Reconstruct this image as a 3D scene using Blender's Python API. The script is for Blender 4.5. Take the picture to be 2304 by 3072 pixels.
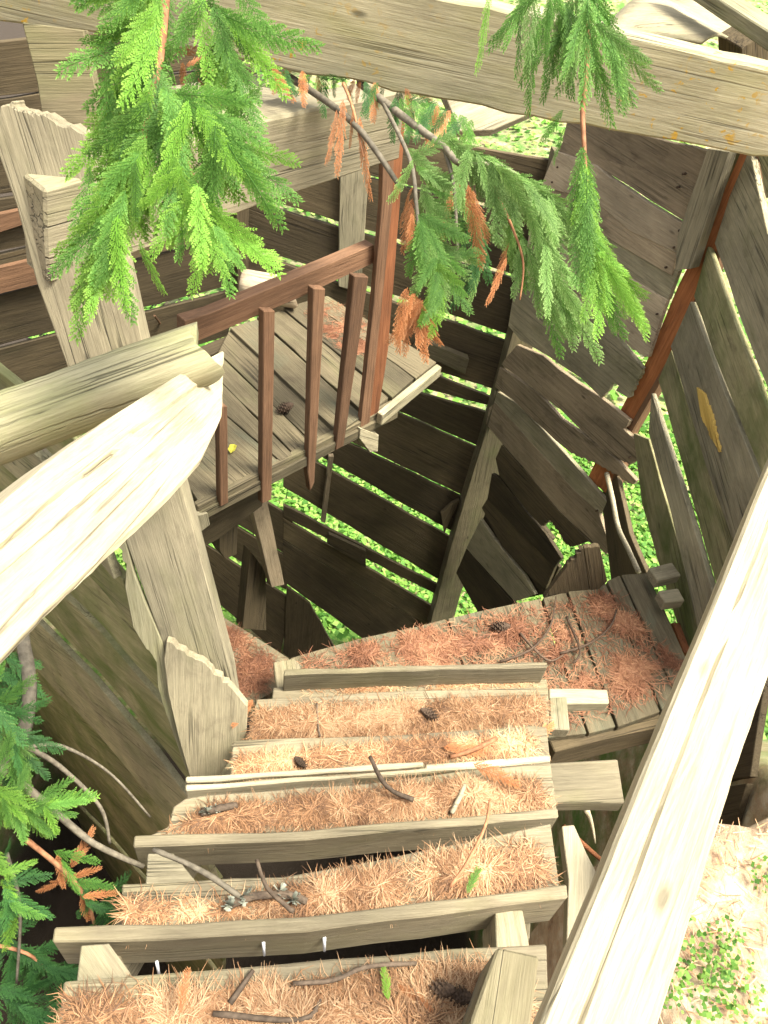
import bpy, math, random
import numpy as np
from mathutils import Vector, Matrix
random.seed(7); rng = np.random.default_rng(7)
for o in list(bpy.data.objects): bpy.data.objects.remove(o)
S = bpy.context.scene
COL = S.collection
R = math.radians
# ------------------------------------------------------------------ camera
F, PITCH, ROLL = 2485.0, R(47.0), math.atan2(332, 2294)
W, H = 2304, 3072
CAM = Vector((0, 0, 6.0))
FW = Vector((0, math.cos(PITCH), -math.sin(PITCH)))
UP = Vector((0, math.sin(PITCH), math.cos(PITCH)))
RT = Vector((1, 0, 0))
cr, sr = math.cos(ROLL), math.sin(ROLL)
cx_ = RT*cr + UP*sr
cy_ = -RT*sr + UP*cr
cam = bpy.data.cameras.new('camera'); camo = bpy.data.objects.new('camera', cam); COL.objects.link(camo)
m = Matrix((cx_, cy_, -FW)).transposed().to_4x4(); m.translation = CAM
camo.matrix_world = m
cam.sensor_fit = 'VERTICAL'; cam.sensor_height = 24; cam.lens = F*24/H
cam.clip_start = .02; cam.clip_end = 400
S.camera = camo
# ------------------------------------------------------------------ light
SUN_EL, SUN_AZ = 64, 102          # azimuth measured from +Y towards +X
wd = bpy.data.worlds.new('World'); S.world = wd; wd.use_nodes = True
nt = wd.node_tree; bg = nt.nodes['Background']
sky = nt.nodes.new('ShaderNodeTexSky'); sky.sky_type = 'NISHITA'; sky.sun_disc = False
sky.sun_elevation = R(SUN_EL); sky.sun_rotation = R(SUN_AZ); sky.air_density = 1.0; sky.dust_density = 6; sky.ozone_density = .6
hsv = nt.nodes.new('ShaderNodeHueSaturation'); hsv.inputs['Saturation'].default_value = .22   # thin overcast
nt.links.new(sky.outputs[0], hsv.inputs['Color']); nt.links.new(hsv.outputs[0], bg.inputs[0]); bg.inputs[1].default_value = .11
sl = bpy.data.lights.new('sun', 'SUN'); sl.energy = 2.9; sl.angle = R(20); sl.color = (1, .93, .78)
so = bpy.data.objects.new('sun', sl); COL.objects.link(so)
sd = Vector((math.sin(R(SUN_AZ))*math.cos(R(SUN_EL)), math.cos(R(SUN_AZ))*math.cos(R(SUN_EL)), math.sin(R(SUN_EL))))
so.rotation_euler = sd.to_track_quat('Z', 'Y').to_euler(); so.location = (0, 0, 20)
S.view_settings.view_transform = 'Standard'; S.view_settings.look = 'None'
S.view_settings.exposure = 1.78; S.view_settings.gamma = 1
S.render.engine = 'CYCLES'
S.cycles.max_bounces = 8
# ------------------------------------------------------------------ geometry helpers
def ray(u, v):
    return FW*F + cx_*(u-W/2) - cy_*(v-H/2)
def P(u, v, d): return CAM + ray(u, v)*(d/F)              # point at camera-axis distance d
def PH(u, v, h):                                          # point h metres below the eye
    r = ray(u, v); return CAM + r*(h/-r.z)
def onpl(u, v, pl):
    p, n = pl; r = ray(u, v); return CAM + r*((p-CAM).dot(n)/r.dot(n))
def plane3(a, b, c):
    A, B, C_ = [x if isinstance(x, Vector) else P(*x) for x in (a, b, c)]
    return (A, (B-A).cross(C_-A).normalized())
def vplane(p, az):                                        # vertical plane that runs along azimuth az
    return (Vector(p), Vector((math.cos(R(az)), -math.sin(R(az)), 0)))
def hplane(h): return (Vector((0, 0, CAM.z-h)), Vector((0, 0, 1)))
def vpl2(a, b):
    d = Vector((b[0]-a[0], b[1]-a[1], 0)).normalized()
    return (Vector((a[0], a[1], 0)), Vector((-d.y, d.x, 0)))
def link(name, me, mat, parent=None, M=None):
    o = bpy.data.objects.new(name, me); COL.objects.link(o)
    if mat: me.materials.append(mat)
    if parent: o.parent = parent; o.matrix_parent_inverse = Matrix()
    if M is not None:
        o.matrix_world = M if not parent else M
        if parent: o.matrix_basis = parent.matrix_world.inverted() @ M
    return o
def tag(o, label=None, cat=None, group=None, kind=None):
    if label: o['label'] = label
    if cat: o['category'] = cat
    if group: o['group'] = group
    if kind: o['kind'] = kind
    return o
def thing(name, label, cat, loc, group=None):
    o = bpy.data.objects.new(name, None); COL.objects.link(o)
    o.matrix_world = Matrix.Translation(loc); o.empty_display_size = .1
    o.matrix_basis = Matrix.Translation(loc)
    return tag(o, label, cat, group)
def subdiv(pts, step, jit, jag=None):
    out = []; n = len(pts)
    for i in range(n):
        a, b = pts[i], pts[(i+1) % n]; L = (b-a).length
        k = max(1, min(14, int(L/step))); dr = (b-a).normalized() if L > 0 else Vector((1, 0)); pe = Vector((-dr.y, dr.x))
        j = jit if not jag or i not in jag else jag[i]
        if jag and i in jag: k = max(5, min(16, int(L/.012)))
        out.append(a.copy())
        for q in range(1, k):
            u_ = .45 if jag and i in jag else .2
            out.append(a+(b-a)*(q/k+random.uniform(-u_, u_)/k) + pe*(random.uniform(-j, j) if u_ == .2 else j*random.choice((-1, -.7, -.2, .1, .3, .9, 1.2))))
    return out
def prism3(name, pts, mat, parent=None, thick=.025, ext=None, jit=.0015, step=.12, jag=None, bevel=.002, off=0, xdir=None):
    """planar polygon (world points) extruded away from the eye into a board"""
    c = sum(pts, Vector())/len(pts)
    n = Vector()
    for i in range(len(pts)): n += (pts[i]-c).cross(pts[(i+1) % len(pts)]-c)
    n.normalize()
    if n.dot(CAM-c) < 0: n = -n
    e = -n*thick if ext is None else ext
    if xdir is None:
        L = [((pts[(i+1) % len(pts)]-pts[i]).length, i) for i in range(len(pts))]; i = max(L)[1]
        xdir = (pts[(i+1) % len(pts)]-pts[i])
    X = (xdir - n*xdir.dot(n)).normalized(); Y = n.cross(X)
    c = c + n*off
    M = Matrix((X, Y, n)).transposed().to_4x4(); M.translation = c
    q = [Vector(((p-c).dot(X), (p-c).dot(Y))) for p in pts]
    q = subdiv(q, step, jit, jag)
    el = M.to_3x3().inverted() @ e
    k = len(q)
    a = sum(q[i].x*q[(i+1) % k].y-q[(i+1) % k].x*q[i].y for i in range(k))
    if a < 0: q = q[::-1]
    vs = [(p.x, p.y, 0) for p in q]+[(p.x+el.x, p.y+el.y, el.z) for p in q]
    fs = [tuple(range(k)), tuple(range(2*k-1, k-1, -1))]+[(i, i+k, (i+1) % k+k, (i+1) % k) for i in range(k)]
    me = bpy.data.meshes.new(name); me.from_pydata(vs, [], fs); me.update()
    o = link(name, me, mat, parent, M)
    if bevel:
        b = o.modifiers.new('bevel', 'BEVEL'); b.width = bevel; b.segments = 1; b.limit_method = 'ANGLE'; b.angle_limit = R(50)
    return o
def prism(name, px, pl, mat, parent=None, **k):
    return prism3(name, [onpl(u, v, pl) for u, v in px], mat, parent, **k)
def beam(name, a, b, w, h, mat, parent=None, up=(0, 0, 1), top=True, bevel=.004, jit=.002, cap=0):
    """bar from a to b, w wide, h high; a and b on the centre of its top face when top"""
    a, b = Vector(a), Vector(b); X = (b-a).normalized(); L = (b-a).length
    Z = Vector(up); Z = (Z-X*Z.dot(X)).normalized(); Y = Z.cross(X)
    z0, z1 = (-h, 0) if top else (-h/2, h/2)
    n = max(2, min(9, int(L/.15)+1)); vs = []; fs = []
    for i in range(n):
        x = L*i/(n-1)
        for sy, sz in ((-1, 0), (1, 0), (1, 1), (-1, 1)):
            vs.append((x, sy*w/2+random.uniform(-jit, jit), (z1 if sz else z0)+random.uniform(-jit, jit)))
    for i in range(n-1):
        for q in range(4): fs.append((i*4+q, i*4+(q+1) % 4, i*4+4+(q+1) % 4, i*4+4+q))
    fs += [(3, 2, 1, 0), tuple((n-1)*4+q for q in range(4))]
    fs = [f[::-1] for f in fs]
    me = bpy.data.meshes.new(name); me.from_pydata(vs, [], fs); me.update()
    M = Matrix((X, Y, Z)).transposed().to_4x4(); M.translation = a
    o = link(name, me, mat, parent, M)
    if bevel:
        bv = o.modifiers.new('bevel', 'BEVEL'); bv.width = bevel; bv.segments = 1; bv.limit_method = 'ANGLE'; bv.angle_limit = R(50)
    return o
def tube_data(pts, rads, seg=7, wob=0):
    vs, fs = [], []; pts = [Vector(p) for p in pts]
    ref = Vector((.3, .5, .81)).normalized()
    for i, p in enumerate(pts):
        t = (pts[min(i+1, len(pts)-1)]-pts[max(i-1, 0)]).normalized()
        a = t.cross(ref).normalized(); b = t.cross(a)
        for k in range(seg):
            an = 2*math.pi*k/seg; r = rads[i]*(1+random.uniform(-wob, wob))
            vs.append(tuple(p+a*math.cos(an)*r+b*math.sin(an)*r))
    for i in range(len(pts)-1):
        for k in range(seg):
            fs.append((i*seg+k, i*seg+(k+1) % seg, (i+1)*seg+(k+1) % seg, (i+1)*seg+k))
    fs.append(tuple(range(seg-1, -1, -1))); fs.append(tuple((len(pts)-1)*seg+k for k in range(seg)))
    return vs, fs
def smooth_path(pts, n):
    pts = [Vector(p) for p in pts]; out = []
    m_ = len(pts)-1
    for i in range(m_):
        p0, p1, p2, p3 = pts[max(i-1, 0)], pts[i], pts[i+1], pts[min(i+2, m_)]
        for k in range(n):
            t = k/n
            out.append(.5*((2*p1)+(p2-p0)*t+(2*p0-5*p1+4*p2-p3)*t*t+(3*p1-p0-3*p2+p3)*t**3))
    out.append(pts[-1]); return out
def tube(name, pts, r0, r1, mat, parent=None, seg=7, n=5, wob=.06, smooth=True):
    q = smooth_path(pts, n); c = q[0].copy()
    vs, fs = tube_data([p-c for p in q], [r0+(r1-r0)*i/(len(q)-1) for i in range(len(q))], seg, wob)
    me = bpy.data.meshes.new(name); me.from_pydata(vs, [], fs); me.update()
    for p in me.polygons: p.use_smooth = smooth
    return link(name, me, mat, parent, Matrix.Translation(c))
# ------------------------------------------------------------------ materials
def newmat(name):
    m = bpy.data.materials.new(name); m.use_nodes = True
    t = m.node_tree; t.nodes.clear()
    out = t.nodes.new('ShaderNodeOutputMaterial'); b = t.nodes.new('ShaderNodeBsdfPrincipled')
    t.links.new(b.outputs[0], out.inputs[0]); return m, t, b
def N(t, typ, **k):
    n = t.nodes.new(typ)
    for a, v in k.items():
        if a.startswith('i_'):
            key = a[2:]; n.inputs[int(key) if key.isdigit() else key].default_value = v
        else: setattr(n, a, v)
    return n
def ramp(t, src, stops):
    r = t.nodes.new('ShaderNodeValToRGB'); e = r.color_ramp.elements
    while len(e) < len(stops): e.new(.5)
    for x, (p, c) in zip(e, stops): x.position = p; x.color = (*c, 1) if len(c) == 3 else c
    t.links.new(src, r.inputs[0]); return r.outputs[0]
def mix(t, f, a, b, mode='MIX'):
    n = t.nodes.new('ShaderNodeMix'); n.data_type = 'RGBA'; n.blend_type = mode
    for s, v in ((0, f), (6, a), (7, b)):
        if hasattr(v, 'links'): t.links.new(v, n.inputs[s])
        else: n.inputs[s].default_value = v if s == 0 else (*v, 1)
    return n.outputs[2]
def wood(name, dark, light, moss=(.10, .11, .035), mossamt=.0, relief=1, spot=None, crack=1.0, var=.35, rough=.85, blotch=(.07, .05, .035), blotchamt=.35):
    m, t, b = newmat(name)
    tc = N(t, 'ShaderNodeTexCoord'); oi = N(t, 'ShaderNodeObjectInfo')
    mul = N(t, 'ShaderNodeVectorMath', operation='SCALE'); mul.inputs[0].default_value = (37, 91, 53); t.links.new(oi.outputs['Random'], mul.inputs['Scale'])
    add = N(t, 'ShaderNodeVectorMath', operation='ADD'); t.links.new(tc.outputs['Object'], add.inputs[0]); t.links.new(mul.outputs[0], add.inputs[1])
    def nz(sc, scale, det=4, dist=0, rgh=.6):
        mp = N(t, 'ShaderNodeMapping'); mp.inputs['Scale'].default_value = sc; t.links.new(add.outputs[0], mp.inputs[0])
        n = N(t, 'ShaderNodeTexNoise'); n.inputs['Scale'].default_value = scale; n.inputs['Detail'].default_value = det; n.inputs['Roughness'].default_value = rgh; n.inputs['Distortion'].default_value = dist
        t.links.new(mp.outputs[0], n.inputs[0]); return n.outputs[0]
    grain = nz((.7, 22, 22), 4.0, 6, .15, .7)
    fine = nz((3, 60, 60), 5.0, 4, .2, .7)
    big = nz((1.2, 2.5, 2.5), 2.6, 5, .5)
    blo = nz((1, 2, 2), 7, 6, .8, .65)
    c = ramp(t, grain, [(.28, dark), (.72, light)])
    c = mix(t, .35, c, ramp(t, fine, [(.3, tuple(x*.55 for x in dark)), (.75, tuple(min(1, x*1.2) for x in light))]))
    bl = ramp(t, blo, [(.52, (0, 0, 0)), (.72, (1, 1, 1))])
    mm = N(t, 'ShaderNodeMath', operation='MULTIPLY', i_1=blotchamt); t.links.new(bl, mm.inputs[0])
    c = mix(t, mm.outputs[0], c, blotch)
    lo = nz((1, 1.6, 1.6), 1.7, 3, .4)
    c = mix(t, 1.0, c, ramp(t, lo, [(.3, (.62, .62, .60)), (.7, (1.2, 1.18, 1.12))]), 'MULTIPLY')
    if mossamt:
        ms = ramp(t, big, [(.62-.3*mossamt, (0, 0, 0)), (.85-.2*mossamt, (1, 1, 1))])
        mm = N(t, 'ShaderNodeMath', operation='MULTIPLY', i_1=min(1, mossamt+.15)); t.links.new(ms, mm.inputs[0])
        c = mix(t, mm.outputs[0], c, moss)
    if spot:
        sp = nz((1, 1, 1), 42, 3, .6); sp2 = nz((1, 1, 1), 2.0, 2)
        a1 = ramp(t, sp, [(.60, (0, 0, 0)), (.66, (1, 1, 1))]); a2 = ramp(t, sp2, [(.48, (0, 0, 0)), (.6, (1, 1, 1))])
        mm = N(t, 'ShaderNodeMath', operation='MULTIPLY'); t.links.new(a1, mm.inputs[0]); t.links.new(a2, mm.inputs[1])
        c = mix(t, mm.outputs[0], c, spot)
    # long drying cracks
    ck = nz((.18, 11, 8), 3.0, 3, .15, .5)
    ckm = ramp(t, ck, [(.480, (0, 0, 0)), (.5, (1, 1, 1)), (.520, (0, 0, 0))])
    ck2 = nz((.5, 1.5, 1.5), 4, 2); cka = ramp(t, ck2, [(.46, (0, 0, 0)), (.6, (1, 1, 1))])
    km = N(t, 'ShaderNodeMath', operation='MULTIPLY'); t.links.new(ckm, km.inputs[0]); t.links.new(cka, km.inputs[1])
    km2 = N(t, 'ShaderNodeMath', operation='MULTIPLY', i_1=.8*crack); t.links.new(km.outputs[0], km2.inputs[0])
    c = mix(t, km2.outputs[0], c, tuple(x*.22 for x in dark))
    mpk = N(t, 'ShaderNodeMapping'); mpk.inputs['Scale'].default_value = (1.6, 4, 4); t.links.new(add.outputs[0], mpk.inputs[0])
    vk = N(t, 'ShaderNodeTexVoronoi'); vk.inputs['Scale'].default_value = 2.2; t.links.new(mpk.outputs[0], vk.inputs[0])
    kk = ramp(t, vk.outputs['Distance'], [(.03, (.85, .85, .85)), (.085, (0, 0, 0))])
    c = mix(t, kk, c, tuple(x*.45 for x in dark))
    # every board its own shade
    mr = N(t, 'ShaderNodeMapRange', i_3=1-var, i_4=1+var); t.links.new(oi.outputs['Random'], mr.inputs[0])
    hs = N(t, 'ShaderNodeHueSaturation'); t.links.new(mr.outputs[0], hs.inputs['Value']); t.links.new(c, hs.inputs['Color'])
    t.links.new(hs.outputs[0], b.inputs['Base Color'])
    b.inputs['Roughness'].default_value = rough; b.inputs['Specular IOR Level'].default_value = .25
    hsum = N(t, 'ShaderNodeMath', operation='SUBTRACT'); t.links.new(grain, hsum.inputs[0]); t.links.new(km2.outputs[0], hsum.inputs[1])
    bp = N(t, 'ShaderNodeBump', i_Strength=.7*relief, i_Distance=.005); t.links.new(hsum.outputs[0], bp.inputs['Height'])
    bp2 = N(t, 'ShaderNodeBump', i_Strength=.35, i_Distance=.002); t.links.new(fine, bp2.inputs['Height']); t.links.new(bp.outputs[0], bp2.inputs['Normal'])
    t.links.new(bp2.outputs[0], b.inputs['Normal'])
    return m
M_RAIL = wood('weathered rail wood', (.17, .16, .09), (.36, .335, .22), mossamt=.5, moss=(.22, .24, .09), var=.05, blotchamt=.15, blotch=(.22, .16, .10))
M_BEAM = wood('weathered beam wood', (.25, .23, .14), (.50, .46, .32), mossamt=.5, moss=(.27, .26, .10), spot=(.45, .27, .03), var=.06, blotchamt=.25)
M_TREAD = wood('tread wood', (.15, .125, .08), (.30, .26, .175), mossamt=.4, moss=(.17, .16, .07), var=.12, blotchamt=.3)
M_POST = wood('post wood', crack=1.25, dark=(.17, .15, .10), light=(.36, .32, .22), mossamt=.35, moss=(.2, .2, .09), var=.1, blotchamt=.3)
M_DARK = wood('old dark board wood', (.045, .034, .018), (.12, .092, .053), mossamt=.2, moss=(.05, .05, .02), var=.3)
M_BROWN = wood('brown board wood', (.20, .155, .10), (.42, .335, .23), mossamt=.15, moss=(.10, .10, .04), var=.3, blotchamt=.5)
M_PALE = wood('pale board wood', (.33, .26, .175), (.58, .48, .345), mossamt=.1, moss=(.17, .16, .07), var=.1, blotchamt=.4)
M_GREY = wood('grey board wood', (.20, .18, .115), (.42, .37, .255), mossamt=.35, moss=(.11, .12, .045), var=.2, blotchamt=.4)
M_MOSS = wood('mossy board wood', (.22, .195, .10), (.43, .39, .22), mossamt=.75, moss=(.09, .12, .03), var=.2, blotchamt=.5)
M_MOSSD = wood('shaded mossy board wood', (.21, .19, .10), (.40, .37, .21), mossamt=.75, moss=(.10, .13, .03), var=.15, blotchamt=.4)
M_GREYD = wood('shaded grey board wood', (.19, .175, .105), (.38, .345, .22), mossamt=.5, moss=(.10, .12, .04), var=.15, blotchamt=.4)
M_GREY2 = wood('corner post wood', (.085, .072, .042), (.19, .16, .10), mossamt=.4, moss=(.10, .11, .04), var=.15, blotchamt=.4)
M_RED = wood('red stained wood', (.14, .05, .022), (.31, .125, .055), var=.05, blotchamt=.25, crack=.4)
M_REDB = wood('red brown stained wood', (.095, .05, .028), (.25, .14, .08), var=.15, blotchamt=.3, crack=.4)
M_DECK = wood('deck board wood', (.085, .07, .04), (.18, .15, .095), mossamt=.3, moss=(.16, .16, .07), var=.2, blotchamt=.3)
M_LAND = wood('landing board wood', (.09, .073, .043), (.19, .16, .10), mossamt=.35, moss=(.09, .13, .09), var=.15, blotchamt=.4)
M_RED2 = wood('lit red post wood', (.30, .10, .035), (.56, .22, .085), var=.03, blotchamt=.4, crack=.6)  # brighter copy of the red stain; light on the post put into its colour
M_ORANGE = wood('backlit torn yellow wood', (.62, .38, .07), (.85, .6, .18), var=.05)  # yellow of the torn wood, raised so its backlight sits in the colour
M_WHITE = wood('sun bleached wood', (.30, .26, .17), (.52, .465, .34), relief=.6, crack=.9, mossamt=.1, moss=(.42, .38, .2), var=.05, blotchamt=.12, blotch=(.35, .28, .18))
def plain(name, col, rough=.8, rand=.25, sc=60, bump=.3, trans=0, dark=None):
    m, t, b = newmat(name)
    tc = N(t, 'ShaderNodeTexCoord'); n = N(t, 'ShaderNodeTexNoise'); n.inputs['Scale'].default_value = sc; n.inputs['Detail'].default_value = 4
    t.links.new(tc.outputs['Object'], n.inputs[0])
    d = dark or tuple(x*(1-rand*1.6) for x in col)
    c = ramp(t, n.outputs[0], [(.3, d), (.7, tuple(min(1, x*(1+rand)) for x in col))])
    at = N(t, 'ShaderNodeAttribute', attribute_name='tint')
    oi = N(t, 'ShaderNodeObjectInfo'); mr = N(t, 'ShaderNodeMapRange', i_3=1-rand, i_4=1+rand); t.links.new(oi.outputs['Random'], mr.inputs[0])
    hs = N(t, 'ShaderNodeHueSaturation'); t.links.new(mr.outputs[0], hs.inputs['Value']); t.links.new(c, hs.inputs['Color'])
    t.links.new(hs.outputs[0], b.inputs['Base Color']); b.inputs['Roughness'].default_value = rough; b.inputs['Specular IOR Level'].default_value = .2
    if bump:
        bp = N(t, 'ShaderNodeBump', i_Strength=bump, i_Distance=.004); t.links.new(n.outputs[0], bp.inputs['Height']); t.links.new(bp.outputs[0], b.inputs['Normal'])
    if trans:
        tr = N(t, 'ShaderNodeBsdfTranslucent'); t.links.new(hs.outputs[0], tr.inputs[0]); mx = N(t, 'ShaderNodeMixShader', i_0=trans)
        t.links.new(b.outputs[0], mx.inputs[1]); t.links.new(tr.outputs[0], mx.inputs[2])
        out = [x for x in t.nodes if x.type == 'OUTPUT_MATERIAL'][0]; t.links.new(mx.outputs[0], out.inputs[0])
    return m
M_BARK = plain('twig bark', (.11, .08, .055), sc=90)
M_BARKG = plain('grey branch bark', (.15, .13, .095), sc=70)
M_BARKR = plain('red branch bark', (.30, .14, .07), sc=70)
M_LICHEN = plain('lichen', (.26, .27, .21), sc=50, rand=.3)
M_CONE = plain('cone scales', (.09, .06, .04), sc=120)
M_NAIL = plain('bright nail steel', (.55, .56, .58), rough=.35, bump=0, rand=.05)
M_BLUE = plain('blue tarp', (.05, .12, .25), sc=30)
M_LEAFY = plain('yellow leaf', (.45, .42, .06), trans=.3)
def leafmat(name, c0, c1, c2, trans=.35):
    m, t, b = newmat(name)
    at = N(t, 'ShaderNodeAttribute', attribute_name='tint')
    oi = N(t, 'ShaderNodeObjectInfo')
    c = ramp(t, at.outputs['Fac'], [(0, c0), (.5, c1), (1, c2)])
    mr = N(t, 'ShaderNodeMapRange', i_3=.7, i_4=1.3); t.links.new(oi.outputs['Random'], mr.inputs[0])
    hs = N(t, 'ShaderNodeHueSaturation'); t.links.new(mr.outputs[0], hs.inputs['Value']); t.links.new(c, hs.inputs['Color'])
    t.links.new(hs.outputs[0], b.inputs['Base Color']); b.inputs['Roughness'].default_value = .6; b.inputs['Specular IOR Level'].default_value = .25
    tr = N(t, 'ShaderNodeBsdfTranslucent'); t.links.new(hs.outputs[0], tr.inputs[0]); mx = N(t, 'ShaderNodeMixShader', i_0=trans)
    t.links.new(b.outputs[0], mx.inputs[1]); t.links.new(tr.outputs[0], mx.inputs[2])
    out = [x for x in t.nodes if x.type == 'OUTPUT_MATERIAL'][0]; t.links.new(mx.outputs[0], out.inputs[0])
    return m
M_GREEN = leafmat('cedar green', (.035, .10, .018), (.09, .22, .035), (.19, .35, .07), .4)
M_LITGREEN = leafmat('cedar highlight green', (.055, .12, .028), (.13, .25, .055), (.28, .41, .14), .35)  # paler cedar; highlights of lit sprays are painted into this green
M_YGREEN = leafmat('cedar fresh green', (.08, .20, .025), (.16, .34, .04), (.28, .46, .08), .45)
M_DGREEN = leafmat('cedar deep green', (.02, .07, .02), (.04, .12, .03), (.07, .19, .04), .3)
M_DEADF = leafmat('dry cedar foliage', (.22, .075, .025), (.38, .15, .055), (.5, .25, .11), .25)
M_NEED = leafmat('fallen needles', (.16, .085, .045), (.43, .225, .105), (.65, .44, .25), .15)
M_NEEDD = leafmat('dark fallen needles', (.12, .05, .025), (.24, .105, .055), (.36, .19, .10), .1)  # darker, redder tint than the needles on the steps
M_GCOV = leafmat('ground leaves', (.06, .17, .025), (.16, .34, .05), (.34, .50, .12), .4)
# ------------------------------------------------------------------ setting: terrain and sky
WP1, WP2, WN = (.54, 4.24), (1.20, 3.30), (1.33, .95)
C01, WL = (-.95, 3.88), (-2.55, 2.96)
foot = [(-1.5, -1.2), (.66, -1.2), (.66, .85), (1.36, 1.05), (1.26, 3.3), (.60, 4.30), (-.95, 3.98), (-2.6, 3.05), (-2.9, 1.6), (-3.2, -1.2)]
fx = np.array([p[0] for p in foot]); fy = np.array([p[1] for p in foot])
def sdist(X, Y):
    d = np.full(X.shape, 1e9); ins = np.zeros(X.shape, bool); n = len(foot)
    for i in range(n):
        x0, y0, x1, y1 = fx[i], fy[i], fx[(i+1) % n], fy[(i+1) % n]
        vx, vy = x1-x0, y1-y0; t = np.clip(((X-x0)*vx+(Y-y0)*vy)/(vx*vx+vy*vy), 0, 1)
        d = np.minimum(d, np.hypot(X-x0-t*vx, Y-y0-t*vy))
        with np.errstate(divide='ignore', invalid='ignore'):
            c = ((y0 > Y) != (y1 > Y)) & (X < (x1-x0)*(Y-y0)/(y1-y0+1e-12)+x0)
        ins ^= c
    return np.where(ins, -d, d)
def vnoise(X, Y, s, seed):
    r = np.random.default_rng(seed); T = r.random((64, 64))
    x, y = X*s+500, Y*s+500; xi, yi = np.floor(x).astype(int), np.floor(y).astype(int); fx_, fy_ = x-xi, y-yi
    fx_ = fx_*fx_*(3-2*fx_); fy_ = fy_*fy_*(3-2*fy_); g = lambda a, b: T[a % 64, b % 64]
    return (g(xi, yi)*(1-fx_)+g(xi+1, yi)*fx_)*(1-fy_)+(g(xi, yi+1)*(1-fx_)+g(xi+1, yi+1)*fx_)*fy_
def terr(X, Y):
    X = np.asarray(X, float); Y = np.asarray(Y, float)
    base = -1.93-1.35*np.clip(Y-1.0, 0, 3.5)-.05*np.clip(Y-4.5, 0, 200)
    base = np.where(Y > 12, base+.10*(Y-12), base)
    base = base - .5*np.clip(-X-3.0, 0, 3) + .12*np.clip(X-1.5, 0, 3)
    base = base+(vnoise(X, Y, 1.1, 1)-.5)*.16+(vnoise(X, Y, 5, 2)-.5)*.05+(vnoise(X, Y, 17, 3)-.5)*.02
    t = np.clip((-sdist(X, Y)+.02)/.22, 0, 1); t = t*t*(3-2*t)
    pit = -8.6+(vnoise(X, Y, 2, 4)-.5)*.2
    return 6+base*(1-t)+np.minimum(pit, base)*t
def axis(a, b, c, d, fine, coarse):
    lo = a-np.geomspace(.3, a-c, coarse)[::-1] if False else None
    inner = np.arange(a, b, fine)
    left = a-np.geomspace(.12, a-c, coarse)[::-1]; right = b+np.geomspace(.12, d-b, coarse)
    return np.concatenate([left, inner, right])
gx = axis(-4, 4, -120, 120, .05, 26); gy = axis(-1.6, 7, -60, 220, .05, 30)
GX, GY = np.meshgrid(gx, gy); GZ = terr(GX, GY)
nx, ny = len(gx), len(gy)
vs = np.stack([GX, GY, GZ], -1).reshape(-1, 3)
idx = np.arange(nx*ny).reshape(ny, nx)
fs = np.stack([idx[:-1, :-1], idx[:-1, 1:], idx[1:, 1:], idx[1:, :-1]], -1).reshape(-1, 4)
def npmesh(name, vs, fs, tint=None, smooth=False):
    me = bpy.data.meshes.new(name); k = fs.shape[1]
    me.vertices.add(len(vs)); me.vertices.foreach_set('co', np.asarray(vs, np.float32).ravel())
    me.loops.add(fs.size); me.loops.foreach_set('vertex_index', fs.astype(np.int32).ravel())
    me.polygons.add(len(fs)); me.polygons.foreach_set('loop_start', np.arange(0, fs.size, k, dtype=np.int32))
    me.polygons.foreach_set('use_smooth', np.full(len(fs), smooth))
    me.update(calc_edges=True)
    if tint is not None:
        a = me.attributes.new('tint', 'FLOAT', 'POINT'); a.data.foreach_set('value', np.asarray(tint, np.float32))
    return me
def ground_mat():
    m, t, b = newmat('forest floor')
    tc = N(t, 'ShaderNodeTexCoord')
    def nz(s, d=5, r=.6):
        n = N(t, 'ShaderNodeTexNoise'); n.inputs['Scale'].default_value = s; n.inputs['Detail'].default_value = d; n.inputs['Roughness'].default_value = r; t.links.new(tc.outputs['Object'], n.inputs[0]); return n.outputs[0]
    c = ramp(t, nz(9, 6, .7), [(.3, (.20, .12, .07)), (.5, (.40, .30, .19)), (.7, (.56, .48, .35))])
    c = mix(t, ramp(t, nz(70, 3), [(.5, (0, 0, 0)), (.7, (.6, .6, .6))]), c, (.42, .24, .13))
    sep = N(t, 'ShaderNodeSeparateXYZ'); t.links.new(tc.outputs['Object'], sep.inputs[0])
    g = N(t, 'ShaderNodeMapRange', i_1=1.0, i_2=2.0); t.links.new(sep.outputs[1], g.inputs[0])
    gn = ramp(t, nz(4, 5, .65), [(.35, (.0, .0, .0)), (.6, (1, 1, 1))])
    gm = N(t, 'ShaderNodeMath', operation='MULTIPLY'); t.links.new(g.outputs[0], gm.inputs[0]); t.links.new(gn, gm.inputs[1])
    c = mix(t, gm.outputs[0], c, (.09, .20, .03))
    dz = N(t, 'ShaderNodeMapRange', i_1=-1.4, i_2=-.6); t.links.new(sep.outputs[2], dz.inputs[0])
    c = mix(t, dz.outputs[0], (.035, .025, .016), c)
    t.links.new(c, b.inputs['Base Color']); b.inputs['Roughness'].default_value = .95
    bp = N(t, 'ShaderNodeBump', i_Strength=.6, i_Distance=.02); t.links.new(nz(45, 6, .75), bp.inputs['Height']); t.links.new(bp.outputs[0], b.inputs['Normal'])
    return m
g = link('ground', npmesh('ground', vs, fs, smooth=True), ground_mat()); tag(g, kind='structure')
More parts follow.
